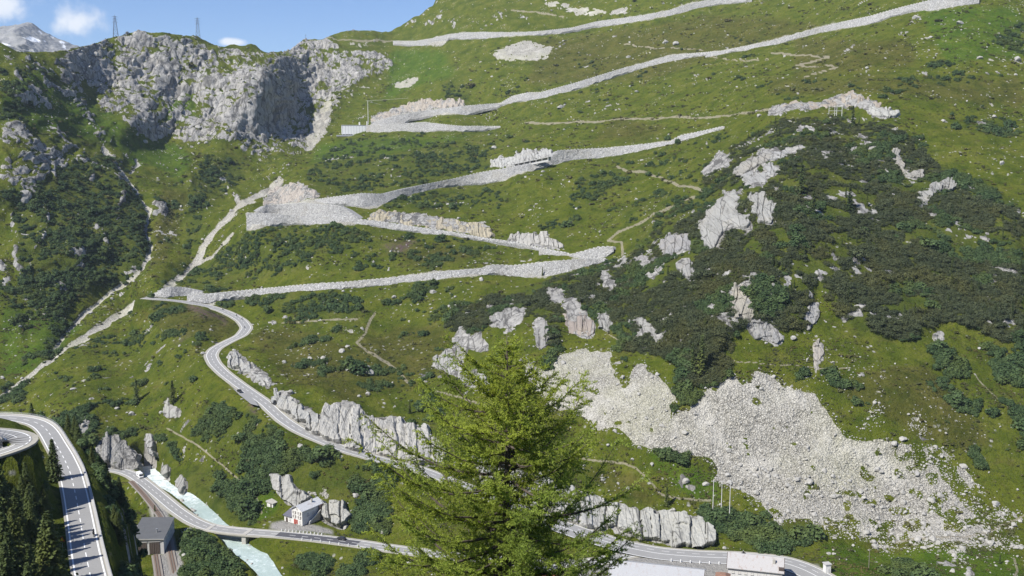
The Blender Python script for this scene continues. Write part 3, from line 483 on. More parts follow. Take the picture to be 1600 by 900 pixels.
# depth on a coarse net, then up to the full one
_cu = np.linspace(-225, 1825, 150); _cv = np.linspace(-165, 990, 120)
_q = np.stack(np.broadcast_arrays(_cu[None, :], _cv[:, None]), -1)
_lc = DEPTH(_q)
fi = (Ug-_cu[0])/(_cu[1]-_cu[0]); fj = (Vg-_cv[0])/(_cv[1]-_cv[0])
def bil(a, fj, fi):
    fj = np.clip(fj, 0, a.shape[0]-1.001); fi = np.clip(fi, 0, a.shape[1]-1.001); j = fj.astype(int); i = fi.astype(int); y = fj-j; x = fi-i
    if a.ndim == 3: y = y[..., None]; x = x[..., None]
    return (a[j, i]*(1-x)+a[j, i+1]*x)*(1-y)+(a[j+1, i]*(1-x)+a[j+1, i+1]*x)*y
Yg = np.exp(bil(_lc, fj, fi))
# folds and spurs of the hillside
_p0 = at_y(Ug, Vg, Yg)
_sp = blur(inside(BUSHP[0][0], Ug, Vg).astype(float), 18)
_lf = (1-sstep(300, 420, Ug))*(1-sstep(430, 520, Vg))*sstep(70, 130, Vg)
_op = sstep(560, 700, Yg)*(1-sstep(1500, 1750, Yg))
Yg = Yg - _sp*26*(ridged(_p0/[75, 130, 80], 3, 801)-.55)*(Yg/700) - _lf*34*(ridged(_p0/[60, 150, 120], 3, 811)-.55) - _op*11*fbm(_p0/120, 3, 821)*(Yg/900)
# nearer rows must be nearer: keep every column running towards the camera
Yg = np.maximum.accumulate(Yg[::-1], axis=0)[::-1]
P = at_y(Ug, Vg, Yg)
print('base net', round(time.time()-T0, 1))
# region edges are broken up by noise that lives on the ground
w1 = fbm(P/14, 4, 21); w2 = fbm(P/14+50, 4, 31)
scl = np.clip(FPX*4.5/Yg, 3, 14)
WU = Ug + w1*scl; WV = Vg + w2*scl*.8
def region(lst, n=1):
    m = np.zeros(Ug.shape)
    for q in lst:
        poly, a = q if isinstance(q, tuple) else (q, 1.0)
        m = np.maximum(m, inside(poly, WU, WV)*a)
    return blur(m, n) if n else m
M_rock = region(ROCKP, 3)
RIBS = [[(40, 92), (75, 130), (110, 150), (130, 185), (160, 215)], [(85, 92), (100, 125), (118, 150), (140, 190)], [(20, 115), (48, 158)], [(10, 180), (35, 215), (50, 245)], [(85, 200), (104, 228)], [(38, 222), (52, 255), (48, 280)], [(55, 222), (85, 255), (82, 275)], [(100, 222), (98, 262)], [(116, 230), (142, 278)], [(18, 340), (27, 385), (34, 425)], [(68, 328), (73, 375), (58, 398)], [(115, 395), (121, 412)], [(88, 428), (96, 452)], [(0, 410), (15, 445)], [(282, 250), (300, 285)], [(300, 232), (315, 275)], [(335, 270), (365, 300), (380, 320)], [(190, 300), (180, 340)], [(180, 120), (200, 160), (215, 200)], [(30, 500), (34, 555)], [(150, 355), (165, 380)]]
for l in RIBS: M_rock = np.maximum(M_rock, .66*(1-sstep(1.0, 9.0, dist_line(l, WU, WV, 12))))
M_scree = sstep(.38, .62, region(SCREEP, 4) + .34*fbm(P/16, 3, 46) + .34*fbm(P/5, 4, 45))
hs = region(SCREEH, 3); M_scree = np.maximum(M_scree, sstep(.55, .75, hs + .35*fbm(P/5, 3, 44)))
M_scree *= 1-region(HOLES, 1)
M_scree *= 1-sstep(.16, .34, fbm(P/8, 4, 48) + .25*fbm(P/30, 2, 49) - .42*(1-sstep(1180, 1420, Ug)*sstep(640, 760, Vg)) - .05)
M_scree *= 1-sstep(.22, .36, fbm(P/6, 4, 50) - .45*(1-sstep(770, 815, Vg)))
M_bush = region(BUSHP, 2); M_heath = region(HEATHP, 12); M_lush = region(LUSHP, 12); M_purple = region(PURPLEP, 3)
M_dirt = np.zeros(Ug.shape); M_bed = np.zeros(Ug.shape)
for l, w in PATHS: M_dirt = np.maximum(M_dirt, 1-sstep(w*.55, w*1.25, dist_line(l, Ug+w1*1.5, Vg+w2*1.5, 6)))
for l, w in STREAMS: M_bed = np.maximum(M_bed, 1-sstep(w*.5, w*1.5, dist_line(l, Ug+w1*2.5, Vg+w2*2.5, 10)*(1+.5*w2)))
M_wall = np.zeros(Ug.shape, bool)
for nm, top, bot, lab in WALLS: M_wall |= inside(top + bot[::-1], Ug, Vg)
M_cut = np.zeros(Ug.shape, bool)
for q in CUTS: M_cut |= inside(q[1], Ug, Vg)
for q in CRAGS: M_cut |= inside(q[1], Ug, Vg)
print('regions', round(time.time()-T0, 1))
def grid_normals(P):
    du = np.gradient(P, axis=1); dv = np.gradient(P, axis=0); n = np.cross(dv, du); n /= np.linalg.norm(n, axis=-1, keepdims=True)+1e-9
    n[n[..., 2] < 0] *= -1; return n
N = grid_normals(P)
calm = np.ones(Ug.shape)
far = np.clip(Yg/1000, .5, 2)
Mr = blur(M_rock, 3)
PS = P*np.array([1, 1, .45])
side_ = P[..., 0:1]*np.array([1., 0, 0]) + P[..., 1:2]*np.array([0, .5, 0]) + P[..., 2:3]*np.array([0, 0, .42])
disp = 2.0*fbm(P/75, 3, 61) + 1.1*fbm(P/17, 4, 62) + .35*fbm(P/5, 3, 63)
gul = ridged(side_/58, 4, 71); crg = ridged(side_/17, 4, 73)
ter = P[..., 2]/(17.0) + 1.6*fbm(P/40, 3, 75); ter = (ter-np.floor(ter)); led = np.where(ter < .7, ter/.7, (1-ter)/.3)
disp = disp + Mr*far*(13.0*(gul-.55) + 5.5*(crg-.55) + 2.2*led + 1.6*fbm(side_/4.5, 3, 72))
for l, dp in ((STREAMS[0][0], 1.0), (STREAMS[2][0], 5.0)): disp = disp - dp*np.exp(-(dist_line(l, Ug, Vg, 45)/11.0)**2)
disp = disp + (Ug < 330)*(Vg < 480)*5.0*(ridged(side_/34, 3, 77)-.5)*sstep(60, 140, Vg)*(1-sstep(420, 480, Vg))*(1-sstep(250, 330, Ug))
disp = disp + M_scree*(.35*fbm(P/3, 2, 81)) - M_bed*1.4
Ptry = P + N*disp[..., None]; n2 = grid_normals(Ptry)
rk = sstep(.44, .58, M_rock + .30*fbm(PS/24, 4, 5) + .26*fbm(PS/6, 4, 6) + .9*(.60-n2[..., 2]) - .02)*(M_rock > .05)
near_crag = blur(M_cut.astype(float), 8)
rk = np.maximum(rk, sstep(.5, .62, near_crag*1.5 + .45*fbm(PS/9, 4, 15) + .25*fbm(PS/3, 3, 16)))
rk = np.maximum(rk, sstep(.60, .68, .34*region(BUSHP[:2], 2) + .5*fbm(PS/20, 4, 17) + .35*fbm(PS/5, 3, 18))*(M_scree < .4))
rk = np.maximum(rk, sstep(.66, .74, .12 + .55*fbm(PS/26, 4, 27) + .42*fbm(PS/5, 3, 28))*.9)
disp = disp + rk*(.9+.8*fbm(side_/3, 3, 19))*far
edge = np.minimum(1, tt[:, None]*14) if False else 1.0
P2 = P + N*(disp*edge)[..., None]
# ---- level the ground under roads, yards, river
def nearest(line, pts):
    best = np.full(len(pts), 1e18); idx = np.zeros(len(pts), int)
    for a in range(0, len(line), 40):
        L = line[a:a+40]; d = ((pts[:, None, :2]-L[None, :, :2])**2).sum(-1); k = d.argmin(1); dd = d[np.arange(len(pts)), k]
        m = dd < best; best[m] = dd[m]; idx[m] = k[m]+a
    return np.sqrt(best), idx
def level(P2, line, half, blend, off):
    line = resample(line, 2.0); lo = line.min(0)-half-blend; hi = line.max(0)+half+blend
    m = (P2[..., 0] > lo[0]) & (P2[..., 0] < hi[0]) & (P2[..., 1] > lo[1]) & (P2[..., 1] < hi[1]) & (Yg < 1000)
    pts = P2[m]; d, k = nearest(line, pts)
    w = 1-sstep(half, half+blend, d); tz = line[k, 2]+off
    pts[:, 2] = pts[:, 2]*(1-w)+tz*w; P2[m] = pts
for a in FLAT: level(P2, *a)
def carve(P2):
    line = resample(RIVC, 2.0); lo = line.min(0)-20; hi = line.max(0)+20
    m = (P2[..., 0] > lo[0]) & (P2[..., 0] < hi[0]) & (P2[..., 1] > lo[1]) & (P2[..., 1] < hi[1])
    pts = P2[m]; d, k = nearest(line, pts); w = 1-sstep(RIVW*.8, RIVW*2.0, d)
    pts[:, 2] = np.where(d < RIVW*2.2, np.minimum(pts[:, 2], pts[:, 2]*(1-w)+(line[k, 2]-1.3)*w), pts[:, 2]); P2[m] = pts
    return
carve(P2)
def surf(u, v):
    """point of the finished ground seen near picture point u,v (bilinear)"""
    u = np.asarray(u, float); v = np.asarray(v, float); vt = np.interp(u, UG, VT)
    return bil(P2, (v-vt)/(VB-vt)*(NR-1), (u-UG[0])/(UG[1]-UG[0]))
def base_surf(u, v):
    u = np.asarray(u, float); v = np.asarray(v, float); vt = np.interp(u, UG, VT)
    return bil(P, (v-vt)/(VB-vt)*(NR-1), (u-UG[0])/(UG[1]-UG[0]))
# a back side behind every ridge
back = []
for k, (dy, dz) in enumerate(((25, -4), (90, -40), (260, -190), (500, -420))):
    b = P2[0].copy(); b[:, 1] += dy; b[:, 2] += dz; back.append(b)
PF = np.concatenate([np.stack(back[::-1]), P2], 0); nb = len(back)
def ext(a, fill=None):
    return np.concatenate([np.repeat(a[:1], nb, 0), a], 0)
idx = np.arange(PF.shape[0]*NC).reshape(PF.shape[0], NC)
F = np.stack([idx[:-1, :-1], idx[1:, :-1], idx[1:, 1:], idx[:-1, 1:]], -1).reshape(-1, 4)
def set_attr(me, name, a):
    at = me.attributes.new(name, 'FLOAT', 'POINT'); at.data.foreach_set('value', np.ascontiguousarray(a, np.float32).ravel())
def terrain_material():
    t = NT('alpine_ground'); p = t.pos()
    g1 = t.noise(p, .012, 6, .6); g2 = t.noise(p, .06, 6, .65); g3 = t.noise(p, .35, 5, .7); g4 = t.noise(p, 1.6, 3, .7)
    grass = t.ramp(g2, [(.28, (.038, .060, .006)), (.43, (.074, .098, .010)), (.56, (.104, .122, .014)), (.74, (.146, .144, .030))])
    lush = t.ramp(g2, [(.3, (.040, .082, .008)), (.55, (.076, .124, .011)), (.75, (.118, .148, .018))])
    heath = t.ramp(g2, [(.3, (.048, .058, .009)), (.5, (.086, .088, .017)), (.7, (.122, .112, .028))])
    k = t.rng(t.math('ADD', t.attr('lush'), t.math('MULTIPLY_ADD', g1, 1.3, -.72)), .2, .95)
    c = t.mix(k, grass, lush)
    k = t.rng(t.math('ADD', t.attr('heath'), t.math('MULTIPLY_ADD', t.noise(p, .028, 5, .6), 1.5, -.86)), .15, 1.0)
    c = t.mix(k, c, heath)
    c = t.mix(t.math('MULTIPLY', t.attr('purple'), t.rng(g3, .4, .6, .1, .8)), c, (.16, .085, .13))
    c = t.mix(t.rng(g3, .52, .70, 0, .6), c, (.030, .042, .012)); c = t.mix(t.rng(g4, .53, .66, 0, .6), c, (.034, .046, .014)); c = t.mix(t.rng(g3, .46, .30, 0, .45), c, (.165, .160, .060))
    c = t.mix(t.math('MULTIPLY', t.attr('bush'), .35), c, (.045, .062, .022))
    g5 = t.noise(p, .17, 6, .75, .4); g6 = t.noise(t.scalev(p, (1, 1, 2.2)), .07, 6, .72)
    c = t.mix(t.rng(g5, .54, .66, 0, .70), c, (.034, .046, .010)); c = t.mix(t.rng(g6, .55, .68, 0, .42), c, (.092, .076, .026)); c = t.mix(t.rng(g5, .40, .28, 0, .5), c, (.135, .150, .030)); c = t.mix(t.rng(g6, .42, .32, 0, .5), c, (.045, .075, .014))
    # scattered stones in the turf
    st = t.vor(p, .22, 'F1'); stn = t.math('MULTIPLY', t.rng(st, .12, .26, 1, 0), t.rng(t.noise(p, .03, 5, .65), .52, .62)); 
    rockc = t.ramp(t.noise(t.scalev(p, (1, 1, .35)), .22, 8, .72), [(.30, (.10, .097, .09)), (.42, (.25, .243, .228)), (.56, (.40, .388, .362)), (.8, (.50, .49, .46))])
    rockc = t.mix(t.rng(t.noise(p, .035, 4), .5, .7, 0, .3), rockc, (.26, .235, .18))
    stk = t.noise(t.scalev(p, (1, .25, .16)), .16, 7, .7, .6); rockc = t.mix(t.rng(stk, .50, .40, 0, .75), rockc, (.085, .083, .080)); rockc = t.mix(t.rng(t.vor(t.scalev(p, (1, .5, .3)), .10, 'DISTANCE_TO_EDGE'), 0, .045, .8, 0), rockc, (.07, .068, .066))  # vertical dark streaks paint the shade of clefts into the rock, then dark cracks
    screec = t.ramp(t.vor(p, .95, 'F1', 'Color'), [(0, (.35, .333, .288)), (.4, (.48, .46, .405)), (1, (.60, .577, .515))])
    screec = t.mix(t.rng(t.vor(p, .95, 'DISTANCE_TO_EDGE'), .0, .15, .8, 0), screec, (.13, .122, .105)); screec = t.mix(t.rng(t.vor(p, .36, 'DISTANCE_TO_EDGE'), 0, .07, .75, 0), screec, (.11, .105, .09))
    screec = t.mix(t.rng(t.noise(p, .02, 4), .45, .65, 0, .4), screec, (.47, .46, .33))
    screec = t.mix(t.rng(t.noise(t.scalev(p, (1, 1, .2)), .06, 4), .5, .7, 0, .6), screec, (.57, .55, .50))
    dirt = t.ramp(g3, [(.3, (.22, .19, .13)), (.7, (.38, .345, .27))])
    brk = t.math('MULTIPLY_ADD', g4, .5, -.25)
    fr = t.rng(t.math('ADD', t.math('ADD', t.attr('rock'), brk), t.math('MULTIPLY_ADD', g3, .5, -.25)), .38, .56)
    c = t.mix(stn, c, (.36, .35, .32))
    c = t.mix(fr, c, rockc)
    fs = t.rng(t.math('ADD', t.attr('scree'), t.math('ADD', t.math('MULTIPLY', brk, 1.7), t.math('MULTIPLY_ADD', g3, 1.0, -.5))), .35, .60); c = t.mix(fs, c, screec)
    c = t.mix(t.rng(t.math('ADD', t.attr('bed'), brk), .3, .6), c, screec)
    c = t.mix(t.rng(t.math('ADD', t.attr('dirt'), t.math('MULTIPLY', brk, .8)), .3, .75, 0, .72), c, dirt)
    c = t.mix(t.attr('gravel'), c, t.mix(g4, (.25, .24, .22), (.36, .35, .33)))
    t.color(c); t.set(Roughness=1.0); t.bs.inputs['Specular IOR Level'].default_value = .03
    b = t.bump(t.math('ADD', t.math('MULTIPLY', g3, 1.6), t.math('MULTIPLY', g4, .7)), .9, 1.3)
    b2 = t.bump(t.vor(p, .95, 'F1'), t.math('MULTIPLY', fs, .8), .8, b)
    t.normal(b2); return t.m
# gravel yards
M_grav = np.zeros(Ug.shape)
for poly in ([(424, 822), (440, 815), (455, 812), (500, 822), (520, 828), (520, 836), (440, 833), (420, 832)], [(243, 862), (285, 855), (285, 960), (235, 960)], [(905, 870), (1280, 880), (1290, 960), (900, 960)], [(360, 604), (368, 600), (400, 622), (398, 628), (372, 614)],
             [(215, 755), (235, 772), (262, 800), (272, 840), (285, 900), (262, 900), (250, 840), (232, 800)]):
    M_grav = np.maximum(M_grav, inside(poly, Ug+w1*1.2, Vg+w2*1.2))
M_grav = blur(M_grav, 1)
MAT_GROUND = terrain_material()
tme = np_mesh('hillside', PF.reshape(-1, 3), F, [MAT_GROUND], True)
sc_all = np.maximum(M_scree, blur((M_wall).astype(float), 1)*.9)
for nm, a in (('rock', np.maximum(rk, blur(M_cut.astype(float), 1)*.8)), ('scree', sc_all), ('bush', blur(M_bush, 2)), ('heath', M_heath), ('lush', M_lush), ('purple', M_purple), ('dirt', M_dirt), ('bed', M_bed), ('gravel', M_grav)):
    set_attr(tme, nm, ext(a))
hill = mobj('hillside', tme); tag(hill, kind='structure')
print('terrain', round(time.time()-T0, 1))
# ---- far peak with snow, behind the left ridge
def far_peak():
    n, m = 170, 60; u = np.linspace(-140, 260, n)
    top = np.interp(u, [-140, -60, 0, 14, 30, 44, 52, 60, 70, 84, 100, 118, 140, 180, 260], [75, 58, 41, 40, 38, 35, 36.5, 43, 50, 57, 64, 71, 80, 100, 130])
    top = top + 1.1*fbm(np.c_[u/6, u*0, u*0], 3, 8)
    s = np.linspace(0, 1, m); U = np.repeat(u[None], m, 0); V = top[None]+s[:, None]*70
    Y = 4600 - s[:, None]*900 + 0*U; Q = at_y(U, V, Y); nn = fbm(Q/170, 5, 3); Q[..., 1] -= 90*nn*s[:, None]*3; Q[..., 1] -= 120*ridged(Q/300, 3, 4)*np.minimum(1, s[:, None]*6)
    b = Q[0].copy(); b[:, 1] += 900; b[:, 2] -= 900; Q = np.concatenate([b[None], Q], 0); ix = np.arange(Q.shape[0]*n).reshape(-1, n)
    f = np.stack([ix[:-1, :-1], ix[1:, :-1], ix[1:, 1:], ix[:-1, 1:]], -1).reshape(-1, 4)
    t = NT('far_peak_rock'); p = t.pos(); c = t.ramp(t.noise(p, .012, 8, .7), [(.3, (.13, .135, .14)), (.5, (.24, .24, .235)), (.75, (.36, .355, .34))])
    c = t.mix(t.attr('snow'), c, (.82, .84, .86)); t.color(c); t.normal(t.bump(t.noise(p, .02, 6), .8, 40))
    me = np_mesh('mountain', Q.reshape(-1, 3), f, [t.m], True)
    uu, vv = project(Q); sn = np.zeros(uu.shape)
    wu = uu+2*fbm(Q/90, 3, 9); wv = vv+1.2*fbm(Q/90+9, 3, 9)
    for poly in ([(36, 58.5), (48, 58), (63, 63), (62, 67), (50, 64)], [(92, 63), (100, 65), (101, 69), (93, 68)], [(97, 69), (103, 73), (102, 76), (97, 72)], [(76, 55), (84, 58), (82, 59)], [(64, 62), (72, 63), (70, 65)], [(48, 81), (54, 83), (50, 87)], [(2, 66), (14, 70), (16, 73), (4, 70)], [(60, 47), (66, 52), (64, 53)]):
        sn = np.maximum(sn, inside(poly, wu, wv))
    set_attr(me, 'snow', sn); o = mobj('mountain', me); tag(o, kind='structure')
far_peak()
# ================================================================== WALLS, ROCK FACES, ROADS, RIVER, NEAR HILLSIDE
def wall_material():
    t = NT('dry_rubble_stone'); p = t.pos(); q = t.scalev(p, (1, 1, 1.35))
    c = t.ramp(t.vor(q, .85, 'F1', 'Color'), [(0, (.28, .275, .262)), (.35, (.44, .432, .412)), (.75, (.555, .545, .52)), (1, (.63, .62, .595))])
    e = t.vor(q, .85, 'DISTANCE_TO_EDGE'); c = t.mix(t.rng(e, .0, .13, .8, 0), c, (.10, .10, .095))
    c = t.mix(t.rng(t.noise(p, .05, 5), .50, .72, 0, .5), c, (.33, .31, .26)); c = t.mix(t.rng(t.noise(t.scalev(p, (1, 1, .12)), .35, 5, .7), .56, .68, 0, .45), c, (.16, .155, .14)); c = t.mix(t.rng(t.noise(p, .3, 5, .7), .66, .74, 0, .7), c, (.07, .085, .025))
    t.color(c); t.set(Roughness=.95); t.normal(t.bump(t.rng(e, 0, .3), .9, .5)); return t.m
def rock_material(name, c0, warm=0.3):
    c0 = (c0[0]*.93, c0[1]*.965, c0[2]*.97)
    t = NT(name); p = t.pos(); q = t.scalev(p, (1, .10, .14)); n1 = t.noise(q, .34, 9, .72, .3); n2 = t.noise(p, .9, 6, .7)
    d = tuple(x*.36 for x in c0); m = tuple(x*.82 for x in c0); h = tuple(min(.6, x*1.18) for x in c0)
    c = t.ramp(n1, [(.30, d), (.42, m), (.6, c0), (.8, h)])
    c = t.mix(t.rng(t.noise(p, .05, 4), .5, .7, 0, warm), c, (.40, .35, .27))
    c = t.mix(t.rng(n2, .56, .72, 0, .5), c, d)
    c = t.mix(t.rng(t.noise(p, .25, 5), .62, .72, 0, .7), c, (.05, .06, .02))
    c = t.mix(t.rng(t.vor(t.scalev(p, (1, .08, .16)), .24, 'DISTANCE_TO_EDGE'), 0, .04, .75, 0), c, (.06, .058, .054))
    t.color(c); t.set(Roughness=.95); t.normal(t.bump(t.math('ADD', n1, t.math('MULTIPLY', n2, .4)), .9, 1.2)); return t.m
def asphalt(name, c, v=.1):
    t = NT(name); p = t.pos(); n = t.noise(p, .25, 6, .65); f = t.noise(p, 3, 3)
    k = t.mix(n, tuple(x*(1-v*1.4) for x in c), tuple(x*(1+v*1.4) for x in c)); k = t.mix(t.rng(f, .4, .7, 0, .25), k, tuple(x*.7 for x in c))
    t.color(k); t.set(Roughness=.85); return t.m
M_WALL = wall_material(); M_ASPH = asphalt('weathered_asphalt', (.275, .272, .265)); M_DARKASPH = asphalt('fresh_asphalt', (.085, .085, .095))
M_PAINT = plain('road_paint', (.74, .74, .72), .6, .08); M_CONC = plain('concrete', (.42, .41, .39), .85, .14, .4); M_KERB = plain('kerb_stone', (.50, .49, .46), .85, .2, .5)
def strip_faces(r, c, off=0):
    i = off+np.arange(r*c).reshape(r, c); return np.stack([i[:-1, :-1], i[1:, :-1], i[1:, 1:], i[:-1, 1:]], -1).reshape(-1, 4)
def place(me_verts):                                    # a thing's origin: middle of its foot
    lo, hi = me_verts.min(0), me_verts.max(0); return np.array([(lo[0]+hi[0])/2, (lo[1]+hi[1])/2, lo[2]])
WALL_TOP = {}
def retaining_wall(nm, top, bot, label):
    top = np.array(top, float); bot = np.array(bot, float); L = np.abs(np.diff(top, axis=0)).sum(); n = max(12, int(L/2.2)); R = 8
    def rs(l):
        s = np.r_[0, np.cumsum(np.hypot(*np.diff(l, axis=0).T))]; t = np.linspace(0, s[-1], n); return np.c_[np.interp(t, s, l[:, 0]), np.interp(t, s, l[:, 1])]
    # walk along the wall by its horizontal run so top and foot stay paired
    tu = np.linspace(0, 1, n)
    T = rs(top); B = np.c_[T[:, 0], np.interp(T[:, 0], bot[:, 0], bot[:, 1])] if (np.diff(bot[:, 0]) > 0).all() and (np.diff(top[:, 0]) > 0).all() else rs(bot)
    B[:, 1] = np.maximum(B[:, 1], T[:, 1]+.3)
    jag = fbm(np.c_[T[:, 0]/7, T[:, 0]*0, T[:, 0]*0], 3, len(nm))*2.0
    B[:, 1] += jag+.5
    base = base_surf(B[:, 0], B[:, 1]); tt_ = base_surf(T[:, 0], T[:, 1])
    Yb = base[:, 1].copy()
    for _ in range(40+n): Yb[1:-1] = (Yb[:-2]+2*Yb[1:-1]+Yb[2:])/4
    Yb -= np.percentile(np.maximum(Yb-base[:, 1], 0), 70)*.5
    Yt = np.minimum(Yb+.30*np.maximum(tt_[:, 1]-Yb, 0)+.5, tt_[:, 1]-1.0); Yt = np.minimum(Yt, Yb+6)
    Yt = np.maximum(Yt, Yb+.3)
    for _ in range(40+n): Yt[1:-1] = (Yt[:-2]+2*Yt[1:-1]+Yt[2:])/4
    rows = []
    for k in range(R):
        t = k/(R-1); rows.append(at_y(T[:, 0]+(B[:, 0]-T[:, 0])*t, T[:, 1]+(B[:, 1]-T[:, 1])*t, Yt+(Yb-Yt)*t - 1.0))
    V = np.stack(rows)
    V[1:-1, :, 1] += .5*fbm(V[1:-1]/2.2, 2, 5)
    foot = V[-1].copy(); foot[:, 2] -= 3; foot[:, 1] += 1.0
    V = np.concatenate([V, foot[None]], 0)
    Tt = V[0]; tang = np.gradient(Tt, axis=0); nrm = np.c_[-tang[:, 1], tang[:, 0]]; nrm /= np.linalg.norm(nrm, axis=1, keepdims=True)+1e-9
    nrm[nrm[:, 1] < 0] *= -1
    crest = Tt.copy(); crest[:, :2] += nrm*.6; down = crest.copy(); down[:, 2] -= .8
    V = np.concatenate([down[None], crest[None], V], 0)
    o0 = place(V.reshape(-1, 3)); e = empty('retaining_wall', o0); tag(e, label, 'wall', 'rubble retaining walls of the pass road')
    mobj('wall_face', np_mesh('wall_face', (V-o0).reshape(-1, 3), strip_faces(*V.shape[:2]), [M_WALL], False), e)
    # road bed on top, reaching back to the slope
    a = Tt.copy(); a[:, :2] += nrm*.6; a[:, 2] -= .75; b = Tt.copy(); b[:, :2] += nrm*8.5; b[:, 2] -= .75
    rd = np.stack([b, a]); o1 = place(rd.reshape(-1, 3))
    r = mobj('road', np_mesh('road', (rd-o1).reshape(-1, 3), strip_faces(2, n), [M_ASPH]), None, o1); tag(r, kind='structure')
    # kerb stones along the crest (too small to pick apart): one joined part
    m = MB(); L3 = np.r_[0, np.cumsum(np.linalg.norm(np.diff(Tt, axis=0), axis=1))]
    for s in np.arange(1.5, L3[-1], 3.6):
        q = np.array([np.interp(s, L3, Tt[:, k]) for k in range(3)]); j = min(int(np.searchsorted(L3, s)), n-1)
        m.box(q-o0+np.array([nrm[j, 0]*.35, nrm[j, 1]*.35, .1]), (1.9, .5, .75), math.atan2(tang[j, 1], tang[j, 0]))
    k = m.build('kerb_stones', M_KERB, e); k['kind'] = 'stuff'
    WALL_TOP[nm] = Tt
    return V
for w in WALLS: retaining_wall(*w)
# ---- rock bodies
def rock_body(poly, amp, fiss, seed):
    poly = np.array(poly, float); lo, hi = poly.min(0)-3, poly.max(0)+3
    st = max(.75, math.sqrt((hi-lo).prod()/5200)); nu, nv = int((hi[0]-lo[0])/st)+2, int((hi[1]-lo[1])/st)+2
    U, V = np.meshgrid(np.linspace(lo[0], hi[0], nu), np.linspace(lo[1], hi[1], nv)); Q = base_surf(U, V)
    side = Q[..., 0]-Q[..., 0].mean()/Q[..., 1].mean()*(Q[..., 1]-Q[..., 1].mean())+1.6*fbm(Q/22, 2, seed+2)
    jx = min(7, .16*(hi-lo)[0]+1.5); jy = min(7, .18*(hi-lo)[1]+1.5); q1 = fbm(Q/6, 4, seed); q2 = fbm(Q*[1/5, 1/5, 1/14]+31, 4, seed+1); xc = (side/(2.6*fiss)); hc = _h(np.floor(xc).astype(np.int64), np.zeros(xc.shape, np.int64), np.zeros(xc.shape, np.int64), seed+11); m = inside(poly, U+q1*jx, V+q2*jy+(hc-.5)*jy*1.5*np.clip((np.mean(poly[:, 1])-V)/6, 0, 1)).astype(float); core = blur(m, max(1, int(3/st)))
    xs = side/(6.5*fiss)+.55*fbm(np.stack([side/9, Q[..., 2]/40, 0*side], -1), 3, seed+3); cid = np.floor(xs); fr = xs-cid; ch = _h(cid.astype(np.int64), cid.astype(np.int64)*0, cid.astype(np.int64)*0, seed+4); ch2 = _h(np.floor(xs*2.7+.3).astype(np.int64), cid.astype(np.int64)*0+1, cid.astype(np.int64)*0, seed+5)
    edge_ = np.minimum(fr, 1-fr); lz = Q[..., 2]/(4.5*fiss)+3*ch+.6*fbm(Q/9, 2, seed+6); lf = lz-np.floor(lz); lh = _h(np.floor(lz).astype(np.int64), cid.astype(np.int64), cid.astype(np.int64)*0, seed+7)
    d = sstep(.05, .70, core)*amp*(.30+.55*ch+.25*ch2+.30*lh-.10*lf + .12*fbm(Q/1.6, 3, seed+9)-.75*np.exp(-(edge_/.05)**2)*(ch > .45)-.16*ridged(Q/[7, 7, 5], 3, seed+8)) - (1-sstep(0, .45, core))*2.6
    n = grid_normals(Q); n = n*.45+np.array([0, -.75, .15]); Q = Q+n*d[..., None]
    keep = blur(m, max(1, int(2/st))) > .04
    f = strip_faces(*U.shape); kf = keep.reshape(-1)[f].any(1); f = f[kf]
    used = np.unique(f); re = np.full(U.size, -1); re[used] = np.arange(len(used)); return Q.reshape(-1, 3)[used], re[f]
ROCKM = {}
def rock_face(i, label, poly, c, amp, cat, name, fiss=1.0):
    key = tuple(c)
    if key not in ROCKM: ROCKM[key] = rock_material('rock_%02d' % len(ROCKM), c, .45 if c[2]/c[0] < .82 else .18)
    v, f = rock_body(poly, amp, fiss, 100+i*13); o0 = place(v)
    o = mobj(name, np_mesh(name, v-o0, f, [ROCKM[key]], False), None, o0); return tag(o, label, cat)
for i, (lab, poly, c, amp) in enumerate(CUTS): rock_face(i, lab, poly, c, amp, 'rock bank', 'rock_bank', .6)
for i, (lab, poly, c) in enumerate(CRAGS):
    big = any(s in lab for s in ('cliff', 'rock face', 'rock bank', 'rock wall'))
    c = c if big else tuple(x*.86 for x in c)
    rock_face(40+i, lab, poly, c, 4.2 if big else 2.4, 'cliff' if 'cliff' in lab else 'crag', 'cliff' if 'cliff' in lab else 'crag', 1.0 if big else .8)
print('walls and rocks', round(time.time()-T0, 1))
# ---- road ribbons
def offset_line(L, d):
    t = np.gradient(L[:, :2], axis=0); t /= np.linalg.norm(t, axis=1, keepdims=True)+1e-9; o = L.copy(); o[:, 0] += -t[:, 1]*d; o[:, 1] += t[:, 0]*d; return o
def ribbon(name, L, a, b, mat, dz=0.0, parent=None, o0=None, thick=None):
    A, B = offset_line(L, a), offset_line(L, b); A[:, 2] += dz; B[:, 2] += dz; V = np.stack([A, B])
    if thick:
        lo = V.copy(); lo[:, :, 2] -= thick; V = np.stack([lo[0], A, B, lo[1]])
    if o0 is None: o0 = place(V.reshape(-1, 3)); loc = o0
    else: loc = None
    return mobj(name, np_mesh(name, (V-o0).reshape(-1, 3), strip_faces(*V.shape[:2]), [mat]), parent, loc), o0
def dashes(L, on, off, w, dz, o0, side=0.0):
    L = offset_line(L, side) if side else L; s = np.r_[0, np.cumsum(np.linalg.norm(np.diff(L, axis=0), axis=1))]; v = []; f = []
    for a in np.arange(0, s[-1]-on, on+off):
        t = np.linspace(a, a+on, 4); C = np.stack([np.interp(t, s, L[:, k]) for k in range(3)], 1); A, B = offset_line(C, w/2), offset_line(C, -w/2)
        k = len(v)*8; q = np.r_[A, B]; q[:, 2] += dz; v.append(q); f += [[k+j, k+4+j, k+5+j, k+1+j] for j in range(3)]
    return np.concatenate(v)-o0, np.array(f)
